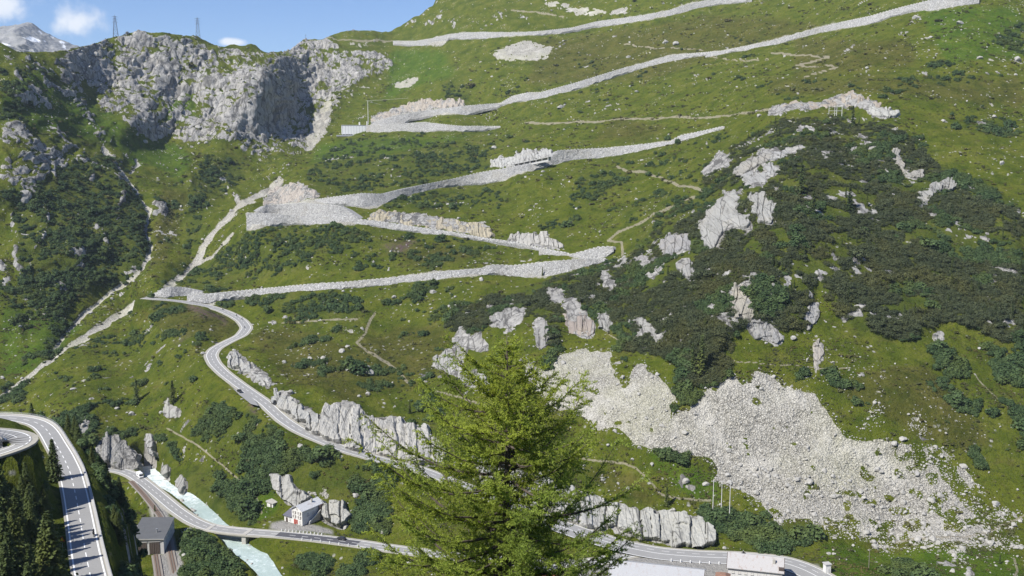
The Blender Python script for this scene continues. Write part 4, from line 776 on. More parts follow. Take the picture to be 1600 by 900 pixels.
def add_road(L, w, mat=None, edge=True, centre=True, shoulder=1.5):
    o, o0 = ribbon('road', L, w/2, -w/2, mat or M_ASPH, 0.0, None, None, .5); tag(o, kind='structure')
    if edge:
        for s in (1, -1): ribbon('edge_line', L, s*(w/2-.25), s*(w/2-.58), M_PAINT, .012, o, o0)
    if centre:
        v, f = dashes(L, 3.4, 3.4, .22, .014, o0); mobj('centre_line', np_mesh('centre_line', v, f, [M_PAINT]), o)
    for s in (1, -1):
        ribbon('verge', L, s*(w/2+shoulder), s*(w/2), plain_verge, -.06, o, o0, .5)
    return o, o0
plain_verge = plain('gravel_verge', (.33, .315, .27), .95, .25, .6)
main_road, MO = add_road(RD_MAIN, 7.0)
iA = np.argmin(np.abs(project(RD_SIDE)[0]-562)); iB = np.argmin(np.abs(project(RD_SIDE)[0]-436))
add_road(RD_SIDE[iB:], 6.6); add_road(RD_SIDE[iA:iB+1], 6.6, M_DARKASPH); add_road(RD_SIDE[:iA+1], 6.6)
# the wide bend by the hotel
i0 = np.argmin(np.abs(RD_MAIN[:, 0]-pz(1290, 893, -181)[0])); sub = RD_MAIN[max(0, i0-6):i0+70]
for k, (a, b, dz) in enumerate(((3.4, 9.5, .02),)):
    o, _ = ribbon('forecourt', sub, a, b, M_ASPH, dz-.05); tag(o, kind='structure')
    ribbon('edge_line', sub, 9.1, 9.5, M_PAINT, dz-.035, o, _)
# lay-by on the climbing road
q = [pz(u, v, -147.3) for u, v in ((360, 604), (368, 599), (398, 622), (404, 630), (392, 628), (374, 616))]
q = np.array(q); q[:, 2] = np.interp(q[:, 0], [q[:, 0].min(), q[:, 0].max()], [-146.9, -149.0]); o0 = place(q)
o = mobj('layby', np_mesh('layby', q-o0+[0, 0, .06], np.array([[0, 1, 2], [0, 2, 5], [2, 3, 4], [2, 4, 5]]), [M_ASPH]), None, o0); tag(o, kind='structure')
# ---- river
def river():
    t = NT('glacier_water'); p = t.pos(); n = t.noise(p, .35, 7, .7, 1.0); big = t.noise(p, .06, 4)
    k = t.rng(t.math('ADD', t.math('ADD', n, t.math('MULTIPLY', big, .5)), t.math('MULTIPLY', t.attr('rapid'), .30)), .80, 1.02)
    c = t.mix(big, (.33, .42, .40), (.46, .54, .515)); c = t.mix(k, c, (.74, .80, .80)); t.color(c)
    t.set(Roughness=.35); t.bs.inputs['Specular IOR Level'].default_value = .4; t.normal(t.bump(n, .6, .5))
    L = RIVC; n_ = len(L); cols = np.linspace(-1, 1, 13)
    wd = 5.6+1.6*fbm(np.c_[L[:, 0]/9, L[:, 1]/9, L[:, 0]*0], 3, 6); V = np.stack([offset_line(L, 1.0)*0+0 for _ in cols])
    tg = np.gradient(L[:, :2], axis=0); tg /= np.linalg.norm(tg, axis=1, keepdims=True)
    for j, c_ in enumerate(cols):
        V[j] = L; V[j, :, 0] += -tg[:, 1]*wd*c_; V[j, :, 1] += tg[:, 0]*wd*c_
    V[:, :, 2] += .18*fbm(V/1.6, 3, 15)+.15
    o0 = place(V.reshape(-1, 3)); me = np_mesh('river', (V-o0).reshape(-1, 3), strip_faces(*V.shape[:2]), [t.m], True)
    rp = sstep(495, 560, V[:, :, 1])*.75+.1; set_attr(me, 'rapid', rp)
    o = mobj('river', me, None, o0); tag(o, kind='structure')
river()
# ================================================================== NEAR HILLSIDE with the road below the viewpoint
R_NEAR = [(200, 1250, -82), (185, 1120, -84), (168, 1010, -86.5), (141, 900, -88.5), (133, 860, -89.5), (125, 810, -91), (118, 772, -92), (110, 738, -93.2), (98, 712, -94.2), (86, 692, -95), (77, 676, -95.6), (66, 664, -96), (50, 657, -96.3), (28, 653.5, -96.5), (0, 652, -96.6), (-40, 652.5, -96.5), (-100, 656, -96), (-200, 668, -94)]
R_LOOP = [(-200, 655, -64), (-90, 664, -68), (-40, 670, -70), (-10, 674, -71.5), (14, 678, -72.5), (28, 682, -73), (33, 687, -73.5), (29, 693, -74), (16, 699, -74.5), (-2, 705, -75), (-30, 713, -75.6), (-90, 730, -76.5), (-200, 765, -78)]
RD_NEAR, RD_LOOP = road3(R_NEAR, 1.5, 20), road3(R_LOOP, 1.0, 6)
def near_controls():
    c = [(0, 0, -3), (0, 45, -38), (0, 100, -88), (0, 200, -162), (0, 300, -192), (0, 380, -200), (110, 0, -3), (110, 60, -55), (110, 110, -98), (110, 200, -165), (110, 300, -195), (110, 380, -204), (250, 0, -3), (250, 100, -95), (250, 200, -165), (250, 320, -200), (-60, 0, -3), (-120, 0, 4), (-300, 0, 20), (-300, 150, -20), (-320, 250, -45), (-40, 60, -46), (-40, 110, -83), (-60, 100, -66),
         (-45, 150, -118), (-30, 250, -178), (-70, 80, -50), (-95, 130, -64), (-130, 120, -50), (-130, 180, -66), (-185, 130, -38), (-420, 350, -60), (-420, 0, 20), (-20, 420, -205), (-120, 400, -205), (-380, 470, -205), (-240, 450, -205), (120, 430, -210), (250, 430, -210)]
    n = len(RD_NEAR); tg = np.gradient(RD_NEAR, axis=0)
    for i in range(4, n-2, 9):
        q = RD_NEAR[i]; t = tg[i, :2]/np.linalg.norm(tg[i, :2]); r = np.array([t[1], -t[0]])
        if q[1] < 130: continue
        c.append(tuple(q))
        for d, dz in ((7, -2.5), (16, -20), (31, -52), (48, -86)): c.append((q[0]+r[0]*d, q[1]+r[1]*d, max(q[2]+dz, -203)))
        if i % 18 == 4 and q[1] < 290 and q[0] > -140: c.append((q[0]-r[0]*8, q[1]-r[1]*8, q[2]+2.5)); c.append((q[0]-r[0]*22, q[1]-r[1]*22, q[2]+11))
    for q in RD_LOOP[::8]: c.append(tuple(q))
    return np.array(c)
NCt = near_controls(); NEAR = TPS(NCt[:, :2], NCt[:, 2], lam=1e-3, sc=100)
gx = np.r_[np.arange(-420, -40, 2.6), np.arange(-40, 250, 6.0)]; gy = np.arange(-8, 425, 2.6)
GX, GY = np.meshgrid(gx, gy); GZ = NEAR(np.stack([GX, GY], -1))
NP = np.stack([GX, GY, GZ], -1); NP[..., 2] += 1.2*fbm(NP/14, 4, 91)+.5*fbm(NP/4, 3, 92)
def level_xy(P, line, half, blend, off, only_down=False):
    line = resample(line, 1.5); lo = line.min(0)-half-blend; hi = line.max(0)+half+blend; m = (P[..., 0] > lo[0]) & (P[..., 0] < hi[0]) & (P[..., 1] > lo[1]) & (P[..., 1] < hi[1])
    pts = P[m]; d, k = nearest(line, pts); w = 1-sstep(half, half+blend, d); tz = line[k, 2]+off
    pts[:, 2] = pts[:, 2]*(1-w)+tz*w; P[m] = pts
level_xy(NP, RD_LOOP, 4.6, 3.0, -.4); level_xy(NP, RD_NEAR, 5.0, 3.5, -.4)
# never stand in front of the view below the road: keep the slope in front of the camera clear
uu, vv = project(NP + np.array([0, 1e-3, 0])); front = (NP[..., 1] > 20) & (NP[..., 0] > -55)
lim = -(NP[..., 1])*.50
NP[..., 2] = np.where(front, np.minimum(NP[..., 2], lim), NP[..., 2])
NP[..., 2] = np.where((NP[..., 1] > 30) & (NP[..., 0] > -.36*NP[..., 1]-14), np.minimum(NP[..., 2], -(NP[..., 1])*.47), NP[..., 2])
def near_z(x, y):
    fx = np.interp(x, gx, np.arange(len(gx))); fy = np.interp(y, gy, np.arange(len(gy))); return bil(NP[..., 2], np.asarray(fy), np.asarray(fx))
nme = np_mesh('near_slope', NP.reshape(-1, 3), strip_faces(*GX.shape)[:, ::-1], [MAT_GROUND], True)
nn_ = grid_normals(NP)
for nm, a in (('rock', sstep(.62, .8, (1-nn_[..., 2])*.5+.5*fbm(NP*[1, 1, .4]/9, 4, 4)+.1)), ('bush', np.full(GX.shape, .7)), ('lush', np.full(GX.shape, .3))): set_attr(nme, nm, a)
o = mobj('near_slope', nme); tag(o, kind='structure')
near_road, NO = add_road(RD_NEAR, 6.4, shoulder=.35)
loop_road, LO = add_road(RD_LOOP, 6.4, None, True, False)
ribbon('centre_line', RD_LOOP, .12, -.12, M_PAINT, .014, loop_road, LO)
# parapet: concrete kerb wall with a steel rail along the outer side of the near road
def parapet(L, side, label, rail=True, step=2.5, h=.55, group='parapets of the near mountain road'):
    o0 = place(L); e = empty('parapet', o0); tag(e, label, 'parapet', group)
    A = offset_line(L, side)
    B = offset_line(L, side+math.copysign(.55, side)); up = np.array([0, 0, h]); dn = np.array([0, 0, -4.5])
    V = np.stack([A+[0, 0, -.3], A+up, B+up, B+dn]); mobj('kerb_wall', np_mesh('kerb_wall', (V-o0).reshape(-1, 3), strip_faces(*V.shape[:2]), [M_CONC]), e)
    if rail:
        m = MB(); m.tube(list(resample(B, 4)-o0+[0, 0, h+.55]), .045, 5); m.tube(list(resample(B, 4)-o0+[0, 0, h+.28]), .03, 4); m.build('rail', M_STEEL, e)
        R = resample(B, step*1.6)-o0; pm = MB().box((0, 0, h+.28), (.09, .09, .62)).mesh('rail_post', M_STEEL)
        for q in R[:140]: mobj('rail_post', pm, e, q)
    return e
M_STEEL = plain('galvanised_steel', (.45, .46, .47), .45, .1, 2, .6)
near_vis = RD_NEAR[(RD_NEAR[:, 1] > 95)]
parapet(near_vis, -3.35, 'long pale parapet with a thin steel rail on the valley side of the wide road')
parapet(RD_LOOP, 3.3 if False else -3.3, 'curved pale parapet with steel rail round the small hairpin', True)
# masonry wall under the hairpin loop
def loop_wall():
    L = offset_line(RD_LOOP, -3.9); i = np.where((RD_LOOP[:, 0] > -190))[0]; L = L[i]
    rows = [L+[0, 0, -.3]]; tg = np.gradient(L[:, :2], axis=0); tg /= np.linalg.norm(tg, axis=1, keepdims=True)
    for k in range(1, 9):
        q = L.copy(); q[:, 2] -= k*2.0; q[:, 0] += tg[:, 1]*k*.28; q[:, 1] -= tg[:, 0]*k*.28; q += .15*fbm(q/1.5, 2, 7)[:, None]; rows.append(q)
    V = np.stack(rows); o0 = place(V.reshape(-1, 3)); o = mobj('retaining_wall', np_mesh('retaining_wall', (V-o0).reshape(-1, 3), strip_faces(*V.shape[:2]), [M_WALL]), None, o0)
    tag(o, 'shaded masonry wall carrying the small hairpin above the firs', 'wall')
loop_wall()
print('roads', round(time.time()-T0, 1))
# ================================================================== PLANTS AND STONES
def leaf_material(name, dark, light, trans=.25, rough=.6):
    t = NT(name); oi = t.n('ShaderNodeObjectInfo').outputs['Random']; p = t.pos(); n = t.noise(p, .8, 3)
    a = t.attr('tone'); k = t.math('ADD', t.math('MULTIPLY', a, .40), t.math('ADD', t.math('MULTIPLY', oi, .50), t.math('MULTIPLY', n, .25)))
    c = t.mix(t.rng(k, .2, .95, 0, 1, False), dark, light); c = t.mix(t.rng(t.noise(p, .045, 4, .6), .45, .68, 0, .5), c, (light[0]*1.25, light[1]*1.02, light[2]*.6)); t.color(c); t.set(Roughness=rough); t.bs.inputs['Specular IOR Level'].default_value = .12
    if trans:
        tr = t.n('ShaderNodeBsdfTranslucent'); t.l(c, tr.inputs[0]); ms = t.n('ShaderNodeMixShader'); ms.inputs[0].default_value = trans
        t.l(t.bs.outputs[0], ms.inputs[1]); t.l(tr.outputs[0], ms.inputs[2]); t.l(ms.outputs[0], t.out.inputs[0])
    return t.m
M_ALDER = leaf_material('alder_leaves', (.036, .068, .028), (.105, .155, .058)); M_PINE = leaf_material('pine_needles', (.040, .054, .026), (.095, .112, .052), .15)
M_SPRUCE = leaf_material('spruce_needles', (.030, .050, .020), (.100, .130, .040), .2); M_LARCH = leaf_material('larch_needles', (.120, .185, .034), (.390, .490, .092), .5)
M_HEATHER = leaf_material('low_heath_leaves', (.050, .062, .022), (.125, .125, .048), .15); M_BARK = plain('bark', (.085, .070, .058), .95, .4, 9)
def cards(C, N, s, asp=1.0, rng=RNG, quad=True):
    """small leaf cards: centres C, facing N (n,3), size s (n)"""
    n = len(C); N = N/(np.linalg.norm(N, axis=1, keepdims=True)+1e-9); r = rng.normal(size=(n, 3)); A = np.cross(N, r); A /= np.linalg.norm(A, axis=1, keepdims=True)+1e-9; B = np.cross(N, A)
    s = s[:, None]; a = A*s*.5; b = B*s*.5*asp
    if quad: V = np.stack([C-a-b*.4, C+a*.2-b, C+a+b*.3, C-a*.3+b], 1); return V.reshape(-1, 3), np.arange(n*4).reshape(n, 4)
    V = np.stack([C-a-b, C+a-b*.6, C+b*1.2], 1); return V.reshape(-1, 3), np.arange(n*3).reshape(n, 3)
def leaf_mesh(name, V, F, tone, mat):
    me = np_mesh(name, V, F, [mat], False); k = F.shape[1] if not isinstance(F, list) else 4
    set_attr(me, 'tone', np.repeat(tone, len(V)//len(tone))); return me
def shrub_mesh(name, mat, n, lobes, flat, seed, leaf=.2, spiky=False):
    r = np.random.default_rng(seed); C = []; N = []
    for _ in range(lobes):
        c = np.array([r.uniform(-.55, .55), r.uniform(-.55, .55), r.uniform(.15, .5)]); R = r.uniform(.38, .62)
        d = r.normal(size=(n//lobes, 3)); d /= np.linalg.norm(d, axis=1, keepdims=True); d[:, 2] = np.abs(d[:, 2])*1.0-.25*(r.random(len(d)) < .5)
        C.append(c+d*R*(r.uniform(.72, 1.1, (len(d), 1)))); N.append(d+.55*r.normal(size=d.shape)+([0, 0, .5] if not spiky else [0, 0, .1]))
    C = np.concatenate(C); N = np.concatenate(N); C[:, 2] = np.maximum(C[:, 2]*flat, .02)
    V, F = cards(C, N, r.uniform(.7, 1.3, len(C))*leaf, 1.0 if not spiky else .45, r); tone = np.clip(r.random(len(C)), 0, 1)
    return leaf_mesh(name, V, F, tone, mat)
def conifer_meshes(mat, whorls, per, sub, seed, slim=.2, droop=.35):
    r = np.random.default_rng(seed); C = []; N = []; S = []; T = []; bw = MB()
    for i in range(whorls):
        z = .06+.94*(i+.5)/whorls; R = slim*((1-z)**.85)*r.uniform(.8, 1.15)+.012
        for k in range(per):
            if r.random() < .1: continue
            a = 2*math.pi*(k+r.random()*.8)/per+i*1.1; L = R*r.uniform(.65, 1.15); d = np.array([math.cos(a), math.sin(a), 0]); tone = r.random()
            for q in range(sub):
                t = (q+.6)/sub; p = d*L*t+np.array([0, 0, z - droop*L*t + .12*L*t*t]); p = p+r.normal(size=3)*.012
                C.append(p); N.append(np.array([0, 0, 1.0])+d*.5+r.normal(size=3)*.5); S.append((.055+.03*(1-t))*(1.25-z*.6)*(14/whorls)**.5*1.15); T.append(np.clip(tone*.5+t*.35+r.random()*.2, 0, 1))
    C = np.array(C); V, F = cards(C, np.array(N), np.array(S), .8, r); crown = leaf_mesh('crown', V, F, np.array(T), mat)
    tr = MB().tube([(0, 0, -.03), (0, 0, .3), (.004, 0, .97)], [.016, .012, .002], 6).mesh('trunk', M_BARK, True); return tr, crown
def boulder_mesh(name, mat, seed, sub=2):
    bm = bmesh.new(); bmesh.ops.create_icosphere(bm, subdivisions=sub, radius=1.0); V = np.array([v.co for v in bm.verts]); r = np.random.default_rng(seed)
    for _ in range(9):                                    # cut with planes: angular block
        d = r.normal(size=3); d /= np.linalg.norm(d); h = r.uniform(.45, .8); k = V@d; V = V-np.where(k > h, k-h, 0)[:, None]*d
    V = V*np.array([1, r.uniform(.65, .95), r.uniform(.5, .8)])*(1+.08*fbm(V*2, 3, seed))[:, None]; V[:, 2] += .18
    for v, c in zip(bm.verts, V): v.co = c
    me = bpy.data.meshes.new(name); bm.to_mesh(me); bm.free(); me.materials.append(mat); return me
def boulder_material():
    t = NT('lichen_stone'); p = t.pos(); n = t.noise(p, 1.2, 7, .7); oi = t.n('ShaderNodeObjectInfo').outputs['Random']
    c = t.ramp(n, [(.3, (.20, .195, .18)), (.5, (.37, .36, .335)), (.75, (.46, .45, .42))]); c = t.mix(t.math('MULTIPLY', oi, .35), c, (.30, .285, .24)); t.color(c); t.normal(t.bump(n, .7, .3)); return t.m
M_BOULDER = boulder_material()
def scatter(name, P3, rot, sc, variants, kind_idx):
    """many alike small ones as ONE object: instances on points"""
    me = bpy.data.meshes.new(name); o0 = P3.mean(0)*0+place(P3); me.vertices.add(len(P3)); me.vertices.foreach_set('co', np.ascontiguousarray(P3-o0, np.float32).ravel())
    for nm, typ, a in (('rot', 'FLOAT_VECTOR', rot), ('scl', 'FLOAT_VECTOR', sc)):
        at = me.attributes.new(nm, typ, 'POINT'); at.data.foreach_set('vector', np.ascontiguousarray(a, np.float32).ravel())
    at = me.attributes.new('pick', 'INT', 'POINT'); at.data.foreach_set('value', np.ascontiguousarray(kind_idx, np.int32))
    o = mobj(name, me, None, o0); ng = bpy.data.node_groups.new(name, 'GeometryNodeTree'); ng.interface.new_socket('Geometry', in_out='INPUT', socket_type='NodeSocketGeometry'); ng.interface.new_socket('Geometry', in_out='OUTPUT', socket_type='NodeSocketGeometry')
    N, Lk = ng.nodes, ng.links; gi, go = N.new('NodeGroupInput'), N.new('NodeGroupOutput'); ip = N.new('GeometryNodeInstanceOnPoints'); ip.inputs['Pick Instance'].default_value = True
    jn = N.new('GeometryNodeJoinGeometry')
    for v in reversed(variants):
        oi = N.new('GeometryNodeObjectInfo'); oi.transform_space = 'ORIGINAL'; oi.inputs['Object'].default_value = v; oi.inputs['As Instance'].default_value = True; Lk.new(oi.outputs['Geometry'], jn.inputs[0])
    def na(nm, ty):
        a = N.new('GeometryNodeInputNamedAttribute'); a.data_type = ty; a.inputs['Name'].default_value = nm; return a.outputs['Attribute']
    er = N.new('FunctionNodeEulerToRotation'); Lk.new(na('rot', 'FLOAT_VECTOR'), er.inputs[0])
    mp = N.new('GeometryNodeMeshToPoints'); Lk.new(gi.outputs[0], mp.inputs[0]); Lk.new(mp.outputs[0], ip.inputs['Points']); Lk.new(jn.outputs[0], ip.inputs['Instance']); Lk.new(na('pick', 'INT'), ip.inputs['Instance Index']); Lk.new(er.outputs[0], ip.inputs['Rotation']); Lk.new(na('scl', 'FLOAT_VECTOR'), ip.inputs['Scale']); Lk.new(ip.outputs[0], go.inputs[0])
    md = o.modifiers.new('scatter', 'NODES'); md.node_group = ng; return tag(o, kind='stuff')
# ---- where things may stand
road_px = np.full(Ug.shape, 1e9)
for L in (RD_MAIN, RD_SIDE):
    m = (Yg < 1000) & (Vg > 430); d, _ = nearest(L[::2], P2[m]); road_px[m] = np.minimum(road_px[m], d)
d, _ = nearest(RIVC[::2], P2[(Vg > 690) & (Ug < 560)]); riv = np.full(Ug.shape, 1e9); riv[(Vg > 690) & (Ug < 560)] = d
KEEP = np.zeros(Ug.shape, bool)
for c, r in ((HOUSE, 14), (HOUSE+[-8, -4, 0], 12), (SHED, 15), (SHED+[4, 22, 0], 9), (SHED+[8, -18, 0], 11), (HOTEL, 20), (HOTEL+[-40, 0, 0], 24), (HOTEL+[30, 0, 0], 16), (LAYBY, 8)): KEEP |= np.hypot(P2[..., 0]-c[0], P2[..., 1]-c[1]) < r
NOGO = (blur(M_wall.astype(float), 1) > .1) | (road_px < 6.5) | (riv < 11) | KEEP | (M_bed > .5) | (M_grav > .4)
for f in range(2): pass
cellpx = (UG[1]-UG[0])*(VB-VT)[None, :]/NR+0*Ug
def sample(prob, n_max=100000):
    k = np.where(RNG.random(prob.shape) < prob); k = tuple(a for a in k)
    i, j = k; j2 = np.clip(j, 0, NC-2); i2 = np.clip(i, 0, NR-2); a, b = RNG.random(len(i))[:, None], RNG.random(len(i))[:, None]
    q = (P2[i2, j2]*(1-a)+P2[i2, j2+1]*a)*(1-b)+(P2[i2+1, j2]*(1-a)+P2[i2+1, j2+1]*a)*b
    return q, i2, j2
PINEZONE = (blur(region(BUSHP[:2], 0), 2) > .3) & (fbm(P/30, 4, 305) > -.32)
frame = (Ug > -60) & (Ug < 1660) & (Vg < 960)
ANCH = [(350, 780, 'on the bank above the river rapids'), (470, 725, 'on the slope between the climbing road and the house'), (575, 770, 'on the slope right of the house'), (1190, 830, 'in the hedge by the three tall pale poles'), (340, 890, 'between the railway shed and the river'), (285, 795, 'on the strip between valley road and rapids'), (490, 880, 'on the river meadow under the dark asphalt'),
        (450, 390, 'below the left hairpin walls'), (620, 255, 'above the longest wall'), (120, 350, 'on the far left mountainside'), (330, 290, 'along the gully stream'), (460, 478, 'under the lowest long wall'), (660, 315, 'under the longest wall'), (940, 290, 'by the zigzag footpath'), (1080, 585, 'at the head of the scree'), (800, 490, 'around the crags behind the larch tip'), (960, 450, 'below the right hairpin'),
        (1150, 330, 'around the largest bare crag'), (1290, 215, 'just under the spur crest'), (1390, 330, 'beside the bare gravel chute'), (1330, 450, 'in the dark middle of the spur'), (1520, 430, 'on the far flank of the spur, away from the crags'), (1420, 590, 'on the open slope above the blocky scree'), (170, 660, 'on the left meadow by the gorge'), (330, 660, 'inside the bend of the climbing road'), (560, 560, 'on the middle knoll'), (1560, 60, 'in the dark patch under the topmost right wall'), (720, 150, 'above the white tunnel building'), (240, 500, 'inside the lowest left hairpin'), (1200, 110, 'on the high pasture'), (1430, 880, 'on the valley meadow'), (800, 390, 'between the two lower pass roads'), (200, 200, 'under the grey cliffs of the left ridge'), (1000, 740, 'on the meadow under the scree')]
AXY = np.array([a[:2] for a in ANCH], float)
def where_(q):
    u, v = project(q); return ANCH[int(np.argmin(np.hypot(AXY[:, 0]-u, (AXY[:, 1]-v)*1.3)))][2]
def which(kind, q, R=None, lim=(1.7, 2.6)):
    u, v = project(q); k = int(np.argmin(np.hypot(AXY[:, 0]-u, (AXY[:, 1]-v)*1.3))); dv = v-AXY[k, 1]; du = u-AXY[k, 0]
    size = '' if R is None else 'large ' if R > lim[1] else 'small ' if R < lim[0] else ''
    t = size+kind+' '+ANCH[k][2]; side = ('upper' if dv < 0 else 'lower') if abs(dv) > abs(du)*.7 else ('left hand' if du < 0 else 'right hand')
    side = ', on the %s side' % side
    if len((t+side).split()) <= 16: t += side
    return t
SHRUB_LABEL = {'alder': 'rounded green alder shrub', 'pine': 'dark dwarf pine bush'}
def shrubs(kind, zone, mat, rad, per_px, spiky, flat, leafs):
    w = sstep(.46, .60, M_bush*.64 + .14 + .50*fbm(P/34, 4, 301) + .40*fbm(P/9, 3, 302) - .05*(M_bush < .3))*(M_bush > .015)*(rk < .55)
    w = w*zone*(~NOGO)*(1-.3*(M_cut))*(1-(M_scree > .5))*frame
    q, i, j = sample(w*cellpx/per_px*np.clip(Yg/900, .75, 1.25)**-1)
    R = RNG.uniform(*rad, len(q))*np.exp(RNG.normal(0, .32, len(q)))*(.65+.5*w[i, j]); far_ = np.clip(Yg[i, j]/900, 1, 1.3); R = R*far_
    sc = np.stack([R, R, R*RNG.uniform(.75, 1.15, len(q))], 1); q[:, 2] -= .1*R
    px = R*FPX/q[:, 1]; od = np.argsort(-px*(np.abs(project(q)[0]-800) < 800)); pick = RNG.integers(0, 4, len(q)); rot = np.zeros((len(q), 3)); rot[:, 2] = RNG.uniform(0, 6.28, len(q))
    nm = {'alder': 'alder_shrub', 'pine': 'dwarf_pine'}[kind]
    meshes = [shrub_mesh(nm, mat, leafs, 5, flat, 500+k*7+len(kind), .24, spiky) for k in range(4)]; obs = []
    for c, k in enumerate(od[:300]):
        o = mobj(nm, meshes[pick[k]], None, q[k], rot[k, 2]); o.scale = sc[k]; obs.append(o)
        ww = which({'alder': 'rounded alder shrub', 'pine': 'dwarf pine bush'}[kind], q[k], R[k]); tag(o, ww, 'shrub', 'shrubs: '+ww)
    protos = [next(o for o, k in zip(obs, od) if pick[k] == v) for v in range(4)]; r = od[300:]
    scatter({'alder': 'alder_thicket', 'pine': 'dwarf_pine_thicket'}[kind], q[r], rot[r], sc[r], protos, pick[r]); print(kind, len(q)); return protos
alder_p = shrubs('alder', ~PINEZONE, M_ALDER, (1.1, 2.2), 11.0, False, 1.1, 420)
pine_p = shrubs('pine', PINEZONE, M_PINE, (1.0, 2.1), 11.0, True, 1.0, 420)
# low heath cushions over all turf
def cushions():
    w = (~NOGO)*(M_scree < .4)*(rk < .4)*(M_cut == 0)*frame*(.12+1.5*sstep(.0, .45, fbm(P/16, 4, 411)))*(Yg < 1700)
    q, i, j = sample(w*cellpx/17.0); R = RNG.uniform(.3, .8, len(q))*np.exp(.45*RNG.normal(size=len(q)))*np.clip(Yg[i, j]/700, .8, 1.8); m = [shrub_mesh('low_heath', M_HEATHER, 70, 3, .6, 700+k, .45) for k in range(3)]
    px = np.argsort(-R*FPX/q[:, 1]); pr = []
    for k in range(3):
        o = mobj('heath_cushion', m[k], None, q[px[k]]); o.scale = (R[px[k]],)*3; tag(o, 'low brown green heath cushion on the turf', 'shrub', 'heath cushions on the turf'); pr.append(o)
    rot = np.zeros((len(q), 3)); rot[:, 2] = RNG.uniform(0, 6.28, len(q)); r = px[3:]; scatter('heath_cushions', q[r], rot[r], np.repeat(R[r, None], 3, 1), pr, RNG.integers(0, 3, len(r))); print('cushions', len(q))
cushions()
# ---- boulders
BM = [boulder_mesh('boulder', M_BOULDER, 800+k, 2) for k in range(5)]; BML = [boulder_mesh('boulder', M_BOULDER, 820+k, 1) for k in range(5)]
def boulders():
    cl = fbm(P/45, 4, 511)
    w = (~NOGO)*frame*(M_bush < .6)*(.22+1.0*sstep(.15, .6, cl)+6.0*sstep(.15, .5, blur(hs, 4))*(M_scree < .6)*(Yg < 700)+.5*(M_rock > .2)+7.0*sstep(.03, .2, blur(M_scree, 10))*(M_scree < .5)*(Yg < 620)+1.4*blur(M_bed, 4)*3)*(Yg < 2000)
    q, i, j = sample(w*cellpx/110.0); R = (.36+RNG.pareto(2.8, len(q))*.45).clip(0, 3.0)*np.clip(Yg[i, j]/650, .8, 2.0)
    od = np.argsort(-R*FPX/q[:, 1]*(np.abs(project(q)[0]-800) < 800)); rot = RNG.uniform(-.3, .3, (len(q), 3)); rot[:, 2] = RNG.uniform(0, 6.28, len(q)); obs = []; pick = RNG.integers(0, 5, len(q))
    for k in od[:280]:
        o = mobj('boulder', BM[pick[k]], None, q[k]); o.rotation_euler = rot[k]; o.scale = (R[k],)*3; obs.append(o); ww = which('pale boulder', q[k], R[k], (.9, 1.5)); tag(o, ww, 'boulder', 'boulders: '+ww)
    pr = [next(o for o, k in zip(obs, od) if pick[k] == v) for v in range(5)]; r = od[280:]; scatter('scattered_stones', q[r], rot[r], np.repeat(R[r, None], 3, 1), pr, pick[r]); print('boulders', len(q))
    # loose blocks of the scree
    w = (M_scree > .45)*frame; q, i, j = sample(w*cellpx/9.0*(.15+.7*sstep(0.25, -.3, fbm(P/40, 3, 77))+.7*sstep(690, 760, Vg))); R = (.20+RNG.pareto(2.9, len(q))*.28).clip(0, 1.8)*np.clip(Yg[i, j]/520, .8, 2.2)*(.8+.5*sstep(690, 770, Vg[i, j]))
    rot = RNG.uniform(-.5, .5, (len(q), 3)); rot[:, 2] = RNG.uniform(0, 6.28, len(q)); scatter('scree_blocks', q, rot, np.repeat(R[:, None], 3, 1), pr, RNG.integers(0, 5, len(q))); print('scree', len(q))
boulders()
NAMED_BOULDERS = [(1073, 749, 9, 'big pale boulder alone on the grass left of the white poles'), (973, 586, 7, 'round pale boulder stuck at the top of the scree'), (950, 692, 5, 'upright slab on the meadow below the scree'), (574, 616, 6, 'squat pale boulder on the knoll above the road'), (543, 540, 5, 'domed grey boulder on the middle knoll'), (578, 580, 9, 'largest pale boulder of the cluster on the knoll'), (545, 578, 6, 'flat boulder left of the largest one on the knoll'), (500, 498, 4, 'small white boulder on the bank under the long wall'), (505, 560, 7, 'blocky outcrop boulder on the left of the knoll'), (485, 558, 5, 'dark sided boulder at the left of the knoll'), (575, 663, 8, 'blocky white boulder close above the great cliff'), (600, 630, 4, 'small upright boulder at the right of the knoll'), (1432, 24, 9, 'large white boulder under the topmost right wall'), (1590, 92, 8, 'grey boulder at the right edge below the dark bush patch'), (1530, 90, 6, 'pale boulder in the row below the dark bush patch'), (410, 449, 3, 'white stone on the lowest long wall'), (130, 664, 7, 'pale boulder above the left edge road'), (184, 635, 6, 'small pale outcrop stone on the left meadow'), (205, 645, 7, 'pale block beside the dark larch on the left meadow'), (1012, 794, 6, 'pointed white block on the brow of the columned cliff'), (425, 787, 4, 'small stone above the house meadow'), (540, 818, 7, 'white block pile by the road right of the house'), (1335, 780, 4, 'grey block in the lower scree'), (1220, 815, 6, 'flat block at the foot of the scree'), (1295, 862, 5, 'pale block by the bend next to the hedge')]
for k, (u, v, r, lab) in enumerate(NAMED_BOULDERS):
    q = surf(u, v+r*.5); R = r*q[1]/FPX*.95; o = mobj('boulder', BM[k % 5], None, q, k*1.7); o.scale = (R, R, R*1.1); tag(o, lab, 'boulder')
